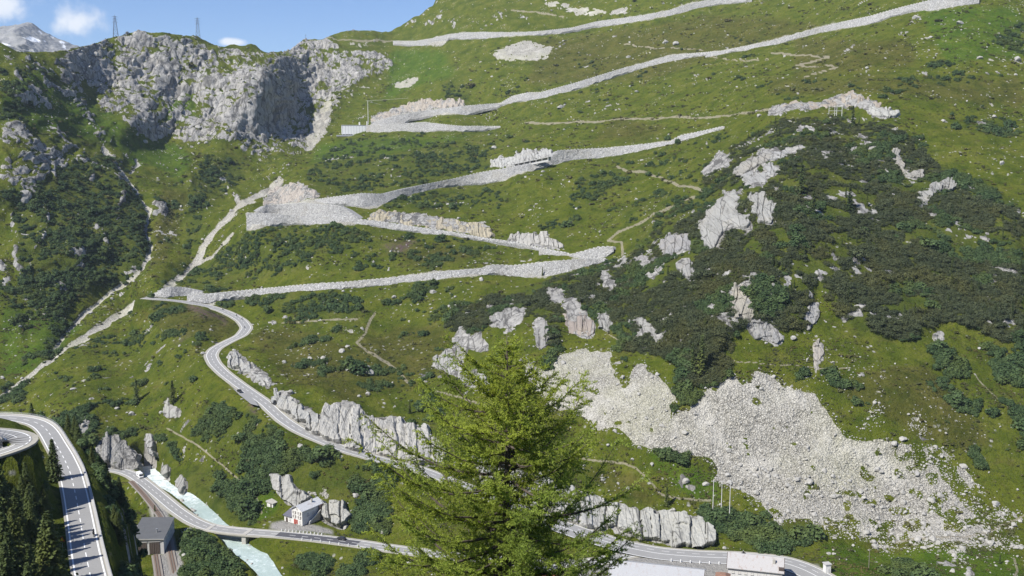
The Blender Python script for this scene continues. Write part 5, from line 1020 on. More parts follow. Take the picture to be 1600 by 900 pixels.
# ---- conifers
SPR = [conifer_meshes(M_SPRUCE, 16, 8, 4, 900+k, (.20, .16, .24)[k]) for k in range(3)]
SPR_NEAR = [conifer_meshes(M_SPRUCE, 30, 12, 9, 920+k, (.27, .32)[k], .42) for k in range(2)]
LAR_FAR = conifer_meshes(M_LARCH, 16, 8, 4, 940, .17, .2)
PROTO = {}
def conifer(key, q, h, label, group=None, name='spruce_tree', cat='tree', rz=None):
    tr, cr = key; rz = RNG.uniform(0, 6.28) if rz is None else rz
    if id(cr) not in PROTO:
        e = empty(name, q, rz); a = mobj('trunk', tr, e); b = mobj('crown', cr, e); PROTO[id(cr)] = (e, a, b)
    else:
        e0, a0, b0 = PROTO[id(cr)]; e = e0.copy(); e.name = name; link(e); e.location = q; e.rotation_euler = (0, 0, rz)
        for x in (a0, b0): c = x.copy(); link(c); c.parent = e
        for k_ in ('group',):
            if k_ in e: del e[k_]
    e.scale = (h, h, h); tag(e, label, cat, group); return e
for (u, v, hp, lab, k) in [(214, 628, 36, 'slim dark spruce standing on the left meadow', 2), (272, 632, 38, 'dark spruce beside the split tooth of rock', 2), (1042, 790, 34, 'lone small spruce on the brow of the columned cliff', 0), (662, 622, 24, 'small spruce on the grass bank left of the larch', 0), (686, 640, 30, 'bushy spruce close left of the larch tip', 2), (640, 645, 20, 'low spruce at the bottom of the bank left of the larch', 2),
    (1096, 585, 66, 'tallest dark spruce at the head of the scree', 0), (1082, 580, 46, 'dark spruce left of the tallest one at the scree head', 1), (1252, 302, 48, 'dense spruce high on the spur below the white rib', 2), (1270, 335, 40, 'spruce lower down the spur beside the dense one', 0), (1327, 330, 42, 'broad spruce in the middle of the upper pines', 2), (1332, 200, 34, 'spruce on the crest under the summit debris', 0), (848, 432, 14, 'small spruce at the foot of the long rubble wall', 1), (870, 635, 14, 'small spruce on the scree edge', 1), (1170, 150, 1, '', 0), (243, 812, 20, 'small spruce between the railway track and the road', 1), (400, 740, 16, 'young spruce on the bank above the river', 1), (1562, 880, 16, 'dark round spruce on the valley meadow', 2)]:
    if lab: q = surf(u, v); conifer(SPR[k], q, hp*q[1]/FPX, lab)
w = (M_bush*PINEZONE > .4)*(~NOGO)*(M_cut == 0)*(M_scree < .3)*frame*(fbm(P/40, 3, 606) > -.1); q, i, j = sample(w*cellpx/900.0)
for a in q[:150]: hh = RNG.uniform(4, 8.5); ww = which('dark conifer', a, hh, (5.2, 7.0)); conifer(SPR[RNG.integers(0, 3)], a, hh, ww, 'conifers: '+ww)
# ---- trees on the near slope
def near_hit(u, v):
    d = ray(u, v); ys = np.arange(40, 424, .5); q = d/d[1]*ys[:, None]; k = np.where(q[:, 2] < near_z(q[:, 0], q[:, 1]))[0]
    return q[k[0]] if len(k) else surf(u, v)
rdl = offset_line(RD_NEAR, 5.5)
def road_left_u(v):
    a, b = project(offset_line(RD_NEAR, 4.2)); k = (b > 600) & (RD_NEAR[:, 1] > 100); return np.interp(v, b[k][np.argsort(b[k])], a[k][np.argsort(b[k])])
cnt = 0; tries = 0; spots = []
while cnt < 75 and tries < 6000:
    tries += 1; y = RNG.uniform(85, 262); x = RNG.uniform(-.56, -.36)*y
    h = RNG.uniform(6, 19); z = float(near_z(x, y)); d, _ = nearest(RD_NEAR, np.array([[x, y, z]])); d2, _ = nearest(RD_LOOP, np.array([[x, y, z]]))
    if d[0] < 7 or d2[0] < 6 or (d[0] < h and RNG.random() < .93): continue
    ub, vb = project(np.array([x, y, z])); ut, vt_ = project(np.array([x, y, z+h])); rp = .2*h*FPX/y
    if vt_ < 705+max(0, (ut-10))*.35 and not (70 < ut < 92 and vt_ > 680): continue
    if ut+rp*.7 > road_left_u(max(vb, 700))-1 or ub+rp*.8 > road_left_u(min(max(vb, 700), 1000))-1: continue
    if any(math.hypot(x-a, y-b) < 2.6 for a, b in spots): continue
    spots.append((x, y)); cnt += 1; conifer(SPR_NEAR[cnt % 2], (x, y, z-.3), h, 'dark fir in the shaded stand left of the wide road', 'firs beside the near mountain road', 'fir_tree')
print('near firs', cnt)
q = near_hit(85, 752); conifer(SPR_NEAR[0], q, 70*q[1]/FPX, 'single light tipped fir at the inside of the road bend', None, 'fir_tree')
def bush(u, v, r, lab=None, near=True, kind=0):
    q = near_hit(u, v) if near else surf(u, v); R = r*q[1]/FPX; src = (alder_p+pine_p)[kind]; o = src.copy(); o.name = 'leafy_shrub'; link(o); o.location = q; o.scale = (R, R, R*1.05); o.rotation_euler = (0, 0, RNG.uniform(0, 6.28))
    tag(o, lab or 'leafy shrub on the bank below the wide road', 'shrub', 'shrubs on the bank below the wide road'); return o
n = len(RD_NEAR); tg = np.gradient(RD_NEAR, axis=0)
nsh = 0
for _ in range(2600):
    i = RNG.integers(0, n); qd = RD_NEAR[i]
    if qd[1] < 140 or qd[0] < -200 or nsh > 260: continue
    t = tg[i, :2]/np.linalg.norm(tg[i, :2]); d = RNG.uniform(7, 75); x, y = qd[0]+t[1]*d, qd[1]-t[0]*d; z = float(near_z(x, y)); u_, v_ = project(np.array([x, y, z]))
    if y > 415 or np.hypot(x-SHED[0], y-SHED[1]) < 16 or (u_ > 222 and v_ > 800): continue
    nsh += 1
    if RNG.random() < .3:
        if u_ < 200: conifer(SPR_NEAR[RNG.integers(0, 2)], (x, y, z), RNG.uniform(5, 9.5), 'fir on the steep shaded bank below the wide road', 'firs on the steep bank below the wide road', 'fir_tree')
    else:
        R = RNG.uniform(1.6, 3.6); o = alder_p[RNG.integers(0, 4)].copy(); o.name = 'leafy_shrub'; link(o); o.location = (x, y, z); o.scale = (R, R, R); tag(o, 'leafy shrub on the bank below the wide road', 'shrub', 'shrubs on the bank below the wide road')
for _ in range(700):
    y = RNG.uniform(95, 255); x = RNG.uniform(-.56, -.37)*y; z = float(near_z(x, y)); R = RNG.uniform(1.0, 2.4); d, _k = nearest(RD_NEAR, np.array([[x, y, z]])); d2, _k = nearest(RD_LOOP, np.array([[x, y, z]])); u_, v_ = project(np.array([x, y, z+R]))
    if d[0] < 5.5+R or d2[0] < 6 or v_ < 725 or u_+R*FPX/y > road_left_u(min(max(v_+8, 700), 1000)) or nsh > 420: continue
    nsh += 1; o = alder_p[RNG.integers(0, 4)].copy(); o.name = 'leafy_shrub'; link(o); o.location = (x, y, z); o.scale = (R, R, R*1.1); tag(o, 'leafy shrub among the firs left of the wide road', 'shrub', 'shrubs among the firs left of the wide road')
# wet stones along the river
for k in range(60):
    i = RNG.integers(4, len(RIVC)-4); sd = RNG.choice([-1, 1])*RNG.uniform(3.6, 7.5); qq = offset_line(RIVC, sd)[i]; R = RNG.uniform(.4, 1.3)*(1.3 if qq[1] > 495 else .8); o = mobj('boulder', BM[k % 5], None, qq+[0, 0, .1], RNG.uniform(0, 6)); o.scale = (R, R*1.2, R*.9); tag(o, 'wet grey stone at the edge of the pale river', 'boulder', 'stones along the river')
# ================================================================== THE LARCH
def larch(base, H, top_z):
    r = np.random.default_rng(5); e = empty('larch_tree', base); tag(e, 'large light green larch rising in the foreground, in front of the road and cliffs', 'tree')
    trunk = MB().tube([(0, 0, -.6), (.05, 0, H*.25), (-.05, .05, H*.5), (.04, 0, H*.8), (0, 0, H)], [.36, .30, .22, .09, .015], 9).build('trunk', M_BARK, e, smooth=True)
    prof = lambda d: np.interp(d, [0, .5, 1, 2, 3.2, 4.7, 7.3, 10, 14, 18], [.10, .42, .85, 1.9, 3.1, 4.3, 5.8, 6.7, 7.1, 6.8])
    nb = 114; ga = 2.39996
    for b in range(nb):
        d = .25+ (H-9.5)*((b+.5)/nb)**.92; z0 = H-d; az = b*ga+r.uniform(-.25, .25); L = prof(d)*r.uniform(.55, 1.15)*(1+.06*max(0, -math.cos(az))*min(1, d/6)); rise = r.uniform(.12, .55) if d < 5 else r.uniform(-.05, .38)
        dv = np.array([math.cos(az), math.sin(az), 0]); pts = []
        for t in np.linspace(0, 1, 7): pts.append(np.array([0, 0, z0])+dv*L*t+np.array([0, 0, L*(rise*t - .32*t*(1-t)*(1 if d > 2 else .2) + .20*t*t*t)])+r.normal(size=3)*.03*L*t*.4)
        pts = np.array(pts); wood = MB().tube(list(pts), list(np.linspace(.022+.011*L, .006, 7)), 5)
        # twigs along the branch, each a brush of short needles
        C = []; D = []; Nn = []; T = []
        nt = int(8+13*L); tone_b = r.random()*.45
        for k in range(nt):
            t = max(.12, r.random()**.75); p = np.array([np.interp(t, np.linspace(0, 1, 7), pts[:, q]) for q in range(3)]); tl = r.uniform(.35, 1.15)*(1.15-.55*t)*min(1, .35+L*.25); sd = 1 if r.random() < .5 else -1
            side = np.array([-dv[1], dv[0], 0])*sd; td = dv*r.uniform(.35, .9)+side*r.uniform(.2, 1.0)+np.array([0, 0, r.uniform(-.45, .65)]); td /= np.linalg.norm(td); q1 = p+td*tl+np.array([0, 0, .12*tl])
            wood.tube([p, (p+q1)/2-np.array([0, 0, .05*tl]), q1], [.008, .006, .003], 3, False)
            ns = int(10+30*tl)
            for s_ in range(2 if tl > .6 else 1):
                if s_: 
                    m_ = p+(q1-p)*r.uniform(.3, .6); q2 = m_+(np.cross(td, [0, 0, 1])*r.choice([-1, 1])*.7+td*.5+[0, 0, r.uniform(-.2, .3)])*tl*.55; a_, b_ = m_, q2
                else: a_, b_ = p, q1
                m2 = ns if not s_ else int(ns*.7); ts = r.random(m2)[:, None]; ax = (b_-a_)/np.linalg.norm(b_-a_); rd = r.normal(size=(m2, 3)); rd -= (rd@ax)[:, None]*ax; rd /= np.linalg.norm(rd, axis=1, keepdims=True)
                C.append(a_+(b_-a_)*ts); dd = rd*.95+ax*.55; D.append(dd/np.linalg.norm(dd, axis=1, keepdims=True)); T.append(np.clip(tone_b+.35*t+r.random(m2)*.3, 0, 1))
        bo = wood.build('branch', M_BARK, e)
        C = np.concatenate(C); D = np.concatenate(D); T = np.concatenate(T); m = len(C); ln = r.uniform(.06, .14, m)[:, None]; wd = r.uniform(.010, .022, m)[:, None]*1.25
        s_ = np.cross(D, r.normal(size=(m, 3))); s_ /= np.linalg.norm(s_, axis=1, keepdims=True); V = np.stack([C-s_*wd, C+s_*wd, C+D*ln], 1).reshape(-1, 3)
        me = leaf_mesh('needles', V, np.arange(m*3).reshape(m, 3), T, M_LARCH); mobj('needles', me, bo)
    return e
LB = at_y(792, 524, 42.0); larch(np.array([LB[0], LB[1], LB[2]-22.0]), 22.0, LB[2])
print('plants', round(time.time()-T0, 1))
# ================================================================== BUILDINGS, VEHICLES, POLES
M_WHITE = plain('white_render', (.66, .65, .62), .85, .10, .8); M_GREYW = plain('grey_render', (.58, .57, .55), .85, .1, .8); M_SLATE = plain('slate_roof', (.12, .12, .15), .7, .25, 1.5)
M_TIN = None
def tin(name, c, rust, freq=2.6):
    t = NT(name); p = t.coord(); w = t.n('ShaderNodeTexWave'); w.bands_direction = 'X'; w.inputs['Scale'].default_value = freq; t.l(p, w.inputs['Vector'])
    n = t.noise(t.scalev(p, (1, .25, 1)), .8, 6, .7); k = t.mix(t.rng(n, .52, .70, 0, rust), c, (.30, .17, .10)); k = t.mix(t.rng(w.outputs['Fac'], .0, .18, .45, 0), k, tuple(x*.5 for x in c)); t.color(k)
    t.set(Roughness=.5, Metallic=.0); t.normal(t.bump(w.outputs['Fac'], .5, .1)); return t.m
M_TIN = tin('tin_roof', (.46, .465, .475), .3); M_TINH = tin('pale_tin_roof', (.64, .645, .65), .3); M_TINR = tin('rusty_tin_roof', (.48, .465, .455), .6); M_FLATROOF = plain('bitumen_roof', (.115, .118, .122), .8, .18, .35); M_WOODD = plain('dark_wood', (.085, .065, .055), .8, .3, 3)
M_GLASS = plain('window_glass', (.035, .04, .05), .15, .1); M_RED = plain('red_shutter', (.34, .07, .05), .7, .15); M_FRAME = plain('window_frame', (.55, .53, .50), .7, .08); M_BLACK = plain('black_paint', (.018, .018, .02), .25, .1); M_TYRE = plain('tyre_rubber', (.02, .02, .02), .9, .1)
M_VANW = plain('white_paint', (.72, .72, .71), .3, .03); M_DARKC = plain('dark_grey_paint', (.045, .047, .055), .25, .08); M_LAMP = plain('lamp_glass', (.7, .7, .66), .2, .02); M_POLE = plain('pale_pole', (.60, .59, .56), .7, .1); M_LAT = plain('lattice_steel', (.14, .155, .19), .6, .1, 3, .3); M_WOODP = plain('grey_wood', (.22, .19, .16), .9, .25, 4); M_YEL = plain('yellow_sign', (.75, .58, .03), .5, .05); M_REDS = plain('red_rim', (.5, .03, .03), .5, .05); M_STONE = plain('quarry_stone', (.40, .385, .35), .9, .3, 1.2); M_BROWN = plain('brown_roof', (.24, .14, .10), .8, .25, 1.5)
M_REDW = plain('faded_red_wall', (.36, .12, .09), .85, .15, 1)
def window(parent, c, w, h, rz, deep=.12, mat=M_GLASS, bars=True):
    """frame with a recessed pane; c = centre on the wall, wall looks along -y before rz"""
    m = MB(); t = .14
    for s in (-1, 1): m.box((s*(w/2-t/2), -.05, 0), (t, .16, h)); m.box((0, -.05, s*(h/2-t/2)), (w-2*t-.004, .155, t))
    if bars: m.box((0, -.03, 0), (.07, .10, h-2*t-.004))
    f = m.build('window', M_FRAME, parent, c, rz); MB().box((0, .03, 0), (w-2*t+.02, .05, h-2*t+.02)).build('pane', mat, f); MB().box((0, -.14, -h/2-.07), (w+.24, .3, .12)).build('sill', M_CONC, f); return f
def gable_walls(m, w, l, h, rise):
    m.prism([(-w/2, 0), (w/2, 0), (w/2, h), (0, h+rise), (-w/2, h)], 0, l)
def gable_roof(w, l, h, rise, over, th=.22):
    m = MB(); k = rise/(w/2); e = w/2+over
    for s in (-1, 1):
        a = [(0, h+rise+.04), (s*e, h-over*k+.04), (s*e, h-over*k+.04+th), (0, h+rise+.04+th)]; m.prism(a if s > 0 else a[::-1], -over, l+over)
    return m
def house():
    rz = math.radians(-33); e = empty('stone_house', pz(464.5, 819.5, -184.3), rz); tag(e, 'white two storey house with pale tin roof by the dark asphalt road', 'house'); w, l, h, r = 7.0, 14.0, 7.6, 2.0
    m = MB(); gable_walls(m, w, l, h, r); m.build('wall', M_WHITE, e)
    m = gable_roof(w, l, h, r, .7); rf = m.build('roof', M_TINH, e)
    MB().box((1.2, 9, h+2.2), (.7, .7, 1.8)).build('chimney', M_STONE, rf)
    for z in (6.0, 3.9):
        for x in (-1.7, 1.7):
            f = window(e, (x, 0, z), 1.25, 1.35, 0)
            for s in (-1, 1): MB().box((s*.9, -.06, 0), (.45, .08, 1.3)).build('shutter', M_WOODD, f)
    window(e, (0, 0, 8.2), .8, .8, 0)
    d = MB().box((-1.5, -.05, 1.25), (1.3, .14, 2.5)).build('door', M_RED, e); MB().box((-1.05, -.16, 1.2), (.06, .1, .2)).build('handle', M_STEEL, d)
    MB().box((-.1, -.05, 1.35), (1.0, .14, 2.1)).build('door', M_RED, e); window(e, (1.9, 0, 1.5), 1.2, 1.3, 0)
    for y in (4.0, 7.5): window(e, (w/2, y, 4.6), 1.2, 1.3, math.pi/2)
    window(e, (w/2, 10.8, 4.6), 1.2, 1.3, math.pi/2)
    MB().box((w/2+.75, 12.6, 5.6), (1.5, 2.6, 3.6)).build('porch', M_WOODD, e)
    m = MB()
    for i in range(12): m.box((w/2+.75, 3.6+i*.62, .18+i*.155), (1.4, .64, .36+i*.31))
    st = m.build('staircase', M_CONC, e); MB().prism([(3.2, .5), (11.2, 4.4), (11.2, 5.2), (3.2, 1.3)], w/2+1.46, w/2+1.66, 'x').build('parapet', M_WHITE, st)
    # annexe
    m = MB(); m.prism([(0, 0), (6.4, 0), (6.4, 5.3), (0, 3.2)], -w/2-5.4, -w/2-.01, 'x'); m.build('annexe_wall', M_WHITE, e)
    m = MB(); m.prism([(-.6, 3.02), (6.6, 5.4), (6.6, 5.62), (-.6, 3.24)], -w/2-5.9, -w/2-.02, 'x'); m.build('annexe_roof', M_SLATE, e)
    window(e, (-w/2-1.5, 0, 1.7), 1.2, 1.2, 0); MB().box((-w/2-3.6, -.05, 1.1), (1.3, .13, 2.2)).build('door', M_WOODD, e); window(e, (-w/2-.7-.0, 0, 1.7), .6, 1.2, 0, bars=False) if False else None
house()
def small_hut():
    e = empty('stone_hut', surf(421, 791), math.radians(-35)); tag(e, 'tiny stone hut half sunk into the bank left of the house', 'hut'); MB().box((0, 2, .9), (4.5, 4, 2.6)).build('wall', M_WHITE, e); MB().prism([(-2.7, 2.2), (2.7, 2.2), (2.7, 2.45), (-2.7, 3.0)], -.4, 4.4).build('roof', M_STONE, e); MB().box((.8, -.04, .9), (.9, .12, 1.8)).build('door', M_WOODD, e)
small_hut()
SHEDF = pz(231, 866, -187.4)
def shed():
    e = empty('railway_shed', SHEDF, math.radians(9)); tag(e, 'grey flat roofed railway shed with two dark brown gates', 'shed'); w, l, h = 14.6, 27, 7.3
    m = MB(); m.prism([(-w/2, -.5), (w/2, -.5), (w/2, h-.5), (-w/2, h+.3)], 0, l); m.build('wall', M_GREYW, e)
    m = MB(); m.prism([(-w/2-.35, h+.32), (w/2+.35, h-.52), (w/2+.35, h-.20), (-w/2-.35, h+.64)], -.5, l+.4); rf = m.build('roof', M_FLATROOF, e)
    MB().tube([(2.9, 8, h), (2.9, 8, h+1.5)], .32, 8).tube([(2.9, 8, h+1.5), (2.9, 8, h+1.8)], .5, 8).build('vent', M_STEEL, rf); MB().tube([(-2.6, 8, h+.2), (-2.6, 8, h+3.4)], .07, 6).build('pole', M_STEEL, rf)
    MB().prism([(-w/2-.4, h+.30), (w/2+.4, h-.55), (w/2+.4, h-.1), (-w/2-.4, h+.76)], -.62, -.5).build('fascia', M_CONC, e)
    for x in (-2.6, 3.2):
        for s in (-1, 1):
            g = MB().box((x+s*1.2, -.06, 2.85), (2.3, .16, 5.7)).build('gate', M_WOODD, e)
            for k in (-.75, 0, .75): MB().box((x+s*1.2+k, -.17, 2.85), (.12, .06, 5.5)).build('plank', M_WOODP, g)
        MB().box((x+.0, -.12, 5.95), (5.4, .3, .4)).build('lintel', M_CONC, e)
    for y in (6, 12, 18, 24): window(e, (w/2, y, 4.6), 2.2, 1.6, math.pi/2)
shed()
def track(px, z, label):
    L = smooth_line(pz(*[np.array(px, float)[:, k] for k in (0, 1)], np.full(len(px), z)), 1.5, 8); o0 = place(L); e = empty('railway_track', o0); tag(e, label, 'railway track')
    bed, _ = ribbon('ballast', L, 1.9, -1.9, M_BALLAST, .05, e, o0)
    for s in (.55, -.55): ribbon('rail', L, s+.09, s-.09, M_RAIL, .38, e, o0, .2)
    m = MB(); t = np.gradient(L, axis=0); R = resample(L, .75)
    for q in R: k = np.argmin(np.hypot(L[:, 0]-q[0], L[:, 1]-q[1])); m.box(q-o0+[0, 0, .12], (.26, 2.1, .16), math.atan2(t[k, 1], t[k, 0]))
    o = m.build('sleepers', M_WOODP, e); o['kind'] = 'stuff'
M_BALLAST = plain('ballast', (.24, .215, .19), .95, .35, 2.5); M_RAIL = plain('rusty_rail', (.23, .14, .10), .6, .2, 2)
track([(205, 752), (222, 770), (236, 787), (250, 806), (258, 828), (264, 852), (268, 872), (274, 900), (282, 940)], -187.25, 'rusty railway track curving past the long side of the grey shed'); track([(243, 867), (246, 885), (249, 905), (254, 940)], -187.2, 'short railway track leading out of the shed gate')
def bridge():
    u = project(RD_SIDE)[0]; i = np.where((u > 329) & (u < 391))[0]; L = RD_SIDE[i]; o0 = place(L); e = empty('road_bridge', o0); tag(e, 'low concrete road bridge over the pale river', 'bridge')
    for s in (1, -1):
        A, B = offset_line(L, s*3.95), offset_line(L, s*3.5); V = np.stack([A+[0, 0, -1.5], A+[0, 0, .35], B+[0, 0, .35], B+[0, 0, -1.5]]); mobj('side_beam', np_mesh('side_beam', (V-o0).reshape(-1, 3), strip_faces(*V.shape[:2]), [M_CONC]), e)
    A, B = offset_line(L, 3.6), offset_line(L, -3.6); V = np.stack([A, B])+[0, 0, -1.4]; mobj('deck', np_mesh('deck', (V-o0).reshape(-1, 3), strip_faces(2, len(L)), [M_CONC]), e)
    for q, k in ((L[0], 0), (L[-1], -1)):
        t = L[min(3, len(L)-1)]-L[0]; MB().box(q-o0+[0, 0, -2.6], (2.2, 8.4, 5.6), math.atan2(t[1], t[0])).build('abutment', M_STONE, e)
bridge()
def tunnel_building():
    c = at_y(553, 214, 1470); e = empty('tunnel_building', c, math.radians(4)); tag(e, 'white panelled building at the hairpin high on the pass road', 'building')
    MB().box((0, 8, 5), (36, 16, 24)).build('wall', M_VANW, e)
    for k in range(9): MB().box((-16.5+k*4.1, -.1, 7.5), (.45, .5, 18.6)).build('rib', M_GREYW, e)
    rf = MB().box((0, 8, 17.25), (37, 17, .5)).build('roof', M_CONC, e); MB().tube([(8, 9, 14.3), (8, 9, 22)], 1.2, 10).build('chimney', M_WHITE, rf); MB().tube([(19, 9, 12), (19, 9, 23)], .8, 8).build('vent', M_WHITE, rf)
    b = MB().box((-12, -4, 1.2), (26, 8, .8)).build('balcony', M_CONC, e); MB().box((-12, -7.9, 2.2), (26, .25, 1.1)).build('railing', M_STEEL, b)
    MB().box((-10, -.15, 3.0), (16, .3, 2.0)).build('opening', M_GLASS, e); MB().box((14, -.2, 2.6), (8, .3, 1.4)).build('opening', M_GLASS, e)
    MB().box((26, 6, 4), (18, 10, 13)).build('portal', M_CONC, e)
tunnel_building()
def mast():
    q = at_y(575.3, 190, 1490); e = empty('antenna_mast', q); tag(e, 'tall pale mast with a long thin boom beside the white panelled building', 'mast'); MB().tube([(0, 0, -4), (0, 0, 31)], [.55, .4], 6).build('pole', M_POLE, e); MB().tube([(-3, 0, 30.6), (24, 6, 32.2), (59, 14, 35.2)], [.16, .12, .1], 4).build('boom', M_POLE, e); MB().tube([(19, 4, 25), (0, 0, 30)], .14, 4).build('stay', M_STEEL, e)
    q = surf(476, 68)+np.array([0, 0, 0]); e = empty('summit_mast', q); tag(e, 'small mast on the skyline left of the rock knob', 'mast'); MB().tube([(0, 0, -1), (0, 0, 9)], [.3, .2], 5).build('pole', M_LAT, e); MB().box((0, 0, 7), (3, .3, .3)).build('crossarm', M_LAT, e)
mast()
def pylon(u, v, hp, label):
    q = surf(u, v); q[2] -= 1; H = hp*q[1]/FPX; e = empty('lattice_pylon', q, .3); tag(e, label, 'pylon', 'lattice pylons on the ridge'); b, t = 3.6, .9
    leg = lambda sx, sy, z: np.array([sx*(b+(t-b)*z/H), sy*(b+(t-b)*z/H), z])
    for sx in (-1, 1):
        for sy in (-1, 1): MB().tube([leg(sx, sy, 0), leg(sx, sy, H)], .22, 4).build('leg', M_LAT, e)
    m = MB(); zs = [0, H*.2, H*.38, H*.54, H*.68, H*.8, H*.9, H]; ring = [(-1, -1), (1, -1), (1, 1), (-1, 1)]
    for a, c in zip(zs[:-1], zs[1:]):
        for k in range(4): p0, p1 = ring[k], ring[(k+1) % 4]; m.tube([leg(*p0, a), leg(*p1, c)], .11, 3, False); m.tube([leg(*p1, a), leg(*p0, c)], .11, 3, False); m.tube([leg(*p0, c), leg(*p1, c)], .11, 3, False)
    m.build('bracing', M_LAT, e)
    for z in (.72, .86, .97): MB().tube([(-H*.13, 0, z*H), (0, 0, z*H+.9), (H*.13, 0, z*H)], .2, 4).build('crossarm', M_LAT, e)
    MB().tube([(0, 0, H), (0, 0, H*1.07)], .15, 4).build('tip', M_LAT, e)
pylon(180.5, 63, 32, 'thin lattice pylon nearer the snowy peak'); pylon(309, 62, 32, 'dark lattice pylon further along the rocky ridge, away from the peak')
for (u, v, hp, lab) in ((1113.7, 801, 51, 'back pole of the three tall pale poles by the hedge'), (1126.7, 805, 54, 'middle pole of the three tall pale poles by the hedge'), (1139.5, 812, 61, 'front pole of the three tall pale poles by the hedge')):
    q = surf(u, v); H = hp*q[1]/FPX/.93; e = empty('utility_pole', q); tag(e, lab, 'pole', 'three tall poles by the hedge'); MB().tube([(0, 0, -1), (0, 0, H)], [.22, .13], 8).build('shaft', M_POLE, e); MB().box((0, 0, H-.5), (2.2, .16, .16)).build('crossarm', M_POLE, e); MB().tube([(0, 0, -.5), (0, 0, 1.5)], [.8, .45], 8).build('footing', M_CONC, e)
    for x in (-.9, .9): MB().tube([(x, 0, H-.42), (x, 0, H-.05)], .09, 6).build('insulator', M_WHITE, e)
for (u, v, hp, lab) in ((1357, 892, 33, 'grey wooden pole standing alone on the valley meadow'), (1387, 846, 20, 'faint wooden pole at the foot of the blocky scree')):
    q = surf(u, v); H = hp*q[1]/FPX/.93; e = empty('utility_pole', q); tag(e, lab, 'pole'); MB().tube([(0, 0, -.6), (0, 0, H)], [.17, .11], 7).build('shaft', M_WOODP, e); MB().box((0, 0, H-.6), (1.3, .14, .14)).build('crossarm', M_WOODP, e)
    for x in (-.5, .5): MB().tube([(x, 0, H-.55), (x, 0, H-.3)], .06, 5).build('insulator', M_WHITE, e)
def gantry():
    q = surf(1306, 182); k = q[1]/FPX; e = empty('post_frame', q); tag(e, 'pale open post frame under the summit debris on the spur', 'frame')
    for x in (-11, -2, 1, 9): MB().tube([(x*k, 0, -1), (x*k, 0, 16*k)], .22, 5).build('post', M_POLE, e)
    for z in (14, 8): MB().tube([(-11*k, 0, z*k), (9*k, 0, z*k)], .15, 4).build('rail', M_POLE, e)
gantry()
def gallery():
    a, b = at_y(801, 261.5, base_surf(801, 268)[1]-5), at_y(858, 250, base_surf(858, 262)[1]-5); d = b-a; L = np.linalg.norm(d[:2]); e = empty('road_gallery', a, math.atan2(d[1], d[0])); tag(e, 'dark open road gallery with pale pillars set in the longest wall', 'gallery'); s = d[2]/L
    def slab(name, x0, x1, y0, y1, z0, z1, mat): m = MB(); m.prism([(x0, x0*s+z0), (x1, x1*s+z0), (x1, x1*s+z1), (x0, x0*s+z1)], y0, y1); return m.build(name, mat, e)
    slab('roof', 0, L, -1.8, 5, 2.8, 3.4, M_CONC); slab('back_wall', 0, L, 4.4, 5, -.5, 2.8, M_STONE); slab('parapet', 0, L, -1.8, -1.3, -1.4, .5, M_KERB)
    for k in range(7): x = .6+k*(L-1.2)/6; slab('pillar', x-.35, x+.35, -1.7, -1.1, .5, 2.8, M_CONC)
gallery()
def hotel():
    rz = math.radians(-15)
    def block(loc, w, l, h, rise, lab, mat, walls, rows=3, rust=False):
        e = empty('hotel_building', loc, rz); tag(e, lab, 'building'); m = MB(); m.prism([(-w/2, -1), (w/2, -1), (w/2, h), (0, h+rise), (-w/2, h)], -l/2, l/2, 'x'); m.build('wall', walls, e)
        m = MB(); k = rise/(w/2); eo = w/2+.8
        for s in (-1, 1):
            a = [(0, h+rise+.05), (s*eo, h-.8*k+.05), (s*eo, h-.8*k+.3), (0, h+rise+.3)]; m.prism(a, -l/2-.7, l/2+.7, 'x')
        rf = m.build('roof', mat, e)
        for s in (-1, 1): MB().prism([(0, h+rise-.2), (-eo, h-.8*k-.25), (-eo, h-.8*k+.32), (0, h+rise+.33)], s*(l/2+.72)-.1, s*(l/2+.72)+.1, 'x').build('bargeboard', M_WOODD, rf)
        for x in np.arange(-l/2+2, l/2-1, 2.6):
            for r_ in range(rows): window(e, (x, -w/2, h-1.6-r_*2.9), 1.1, 1.6, 0)
        window(e, (l/2, 0, h-1.0), 1.0, 1.4, math.pi/2); return e, rf
    a = at_y(1178, 893, 394); a[2] = -183
    h = (at_z(1181, 868, -171.5)[1]); c = at_z(1181, 868, -171.5)
    e, rf = block((c[0], c[1], -182.5), 13.5, 22.0, 7.6, 3.4, 'hotel wing with a rust edged white tin roof by the bend', M_TINR, M_GREYW)
    MB().box((7.5, -3, 10.4), (1.1, 1.1, 2.2)).build('chimney', M_STONE, rf); dm = MB().box((10.5, -5.6, 7.9), (2.0, 1.8, 2.2)).build('dormer', M_WOODD, e)
    c = at_z(1030, 882, -173.6); e, rf = block((c[0]-1, c[1]-1, -183), 18, 38, 5.9, 3.5, 'long hotel building under a plain white tin roof behind the larch', M_TIN, M_WHITE)
    c = at_z(1128, 891, -175.4); e = empty('link_building', (c[0], c[1]-2, -183), rz); tag(e, 'low link between the two hotel roofs with a brown hipped roof', 'building'); MB().box((0, 0, 2.4), (5.5, 6, 7)).build('wall', M_WHITE, e); MB().box((0, 0, 6.5), (6.2, 6.8, 1.3), 0, .35).build('roof', M_BROWN, e)
    c = at_z(852, 893, -178); e = empty('red_hut', (c[0], c[1], -183), rz); tag(e, 'faded red building glimpsed through the lower larch branches', 'hut'); MB().box((0, 3, 2), (9, 6, 6)).build('wall', M_REDW, e); m = gable_roof(6, 9, 5, 1.6, .5); o = m.build('roof', M_SLATE, e, (-4.5, 3, 0), math.pi/2*-1) if False else MB().prism([(-.4, 4.9), (6.4, 4.9), (3, 6.8)], -4.8, 4.8, 'x').build('roof', M_SLATE, e); window(e, (-2, 0, 3), 1.2, 1.3, 0); window(e, (2, 0, 3), 1.2, 1.3, 0)
hotel()
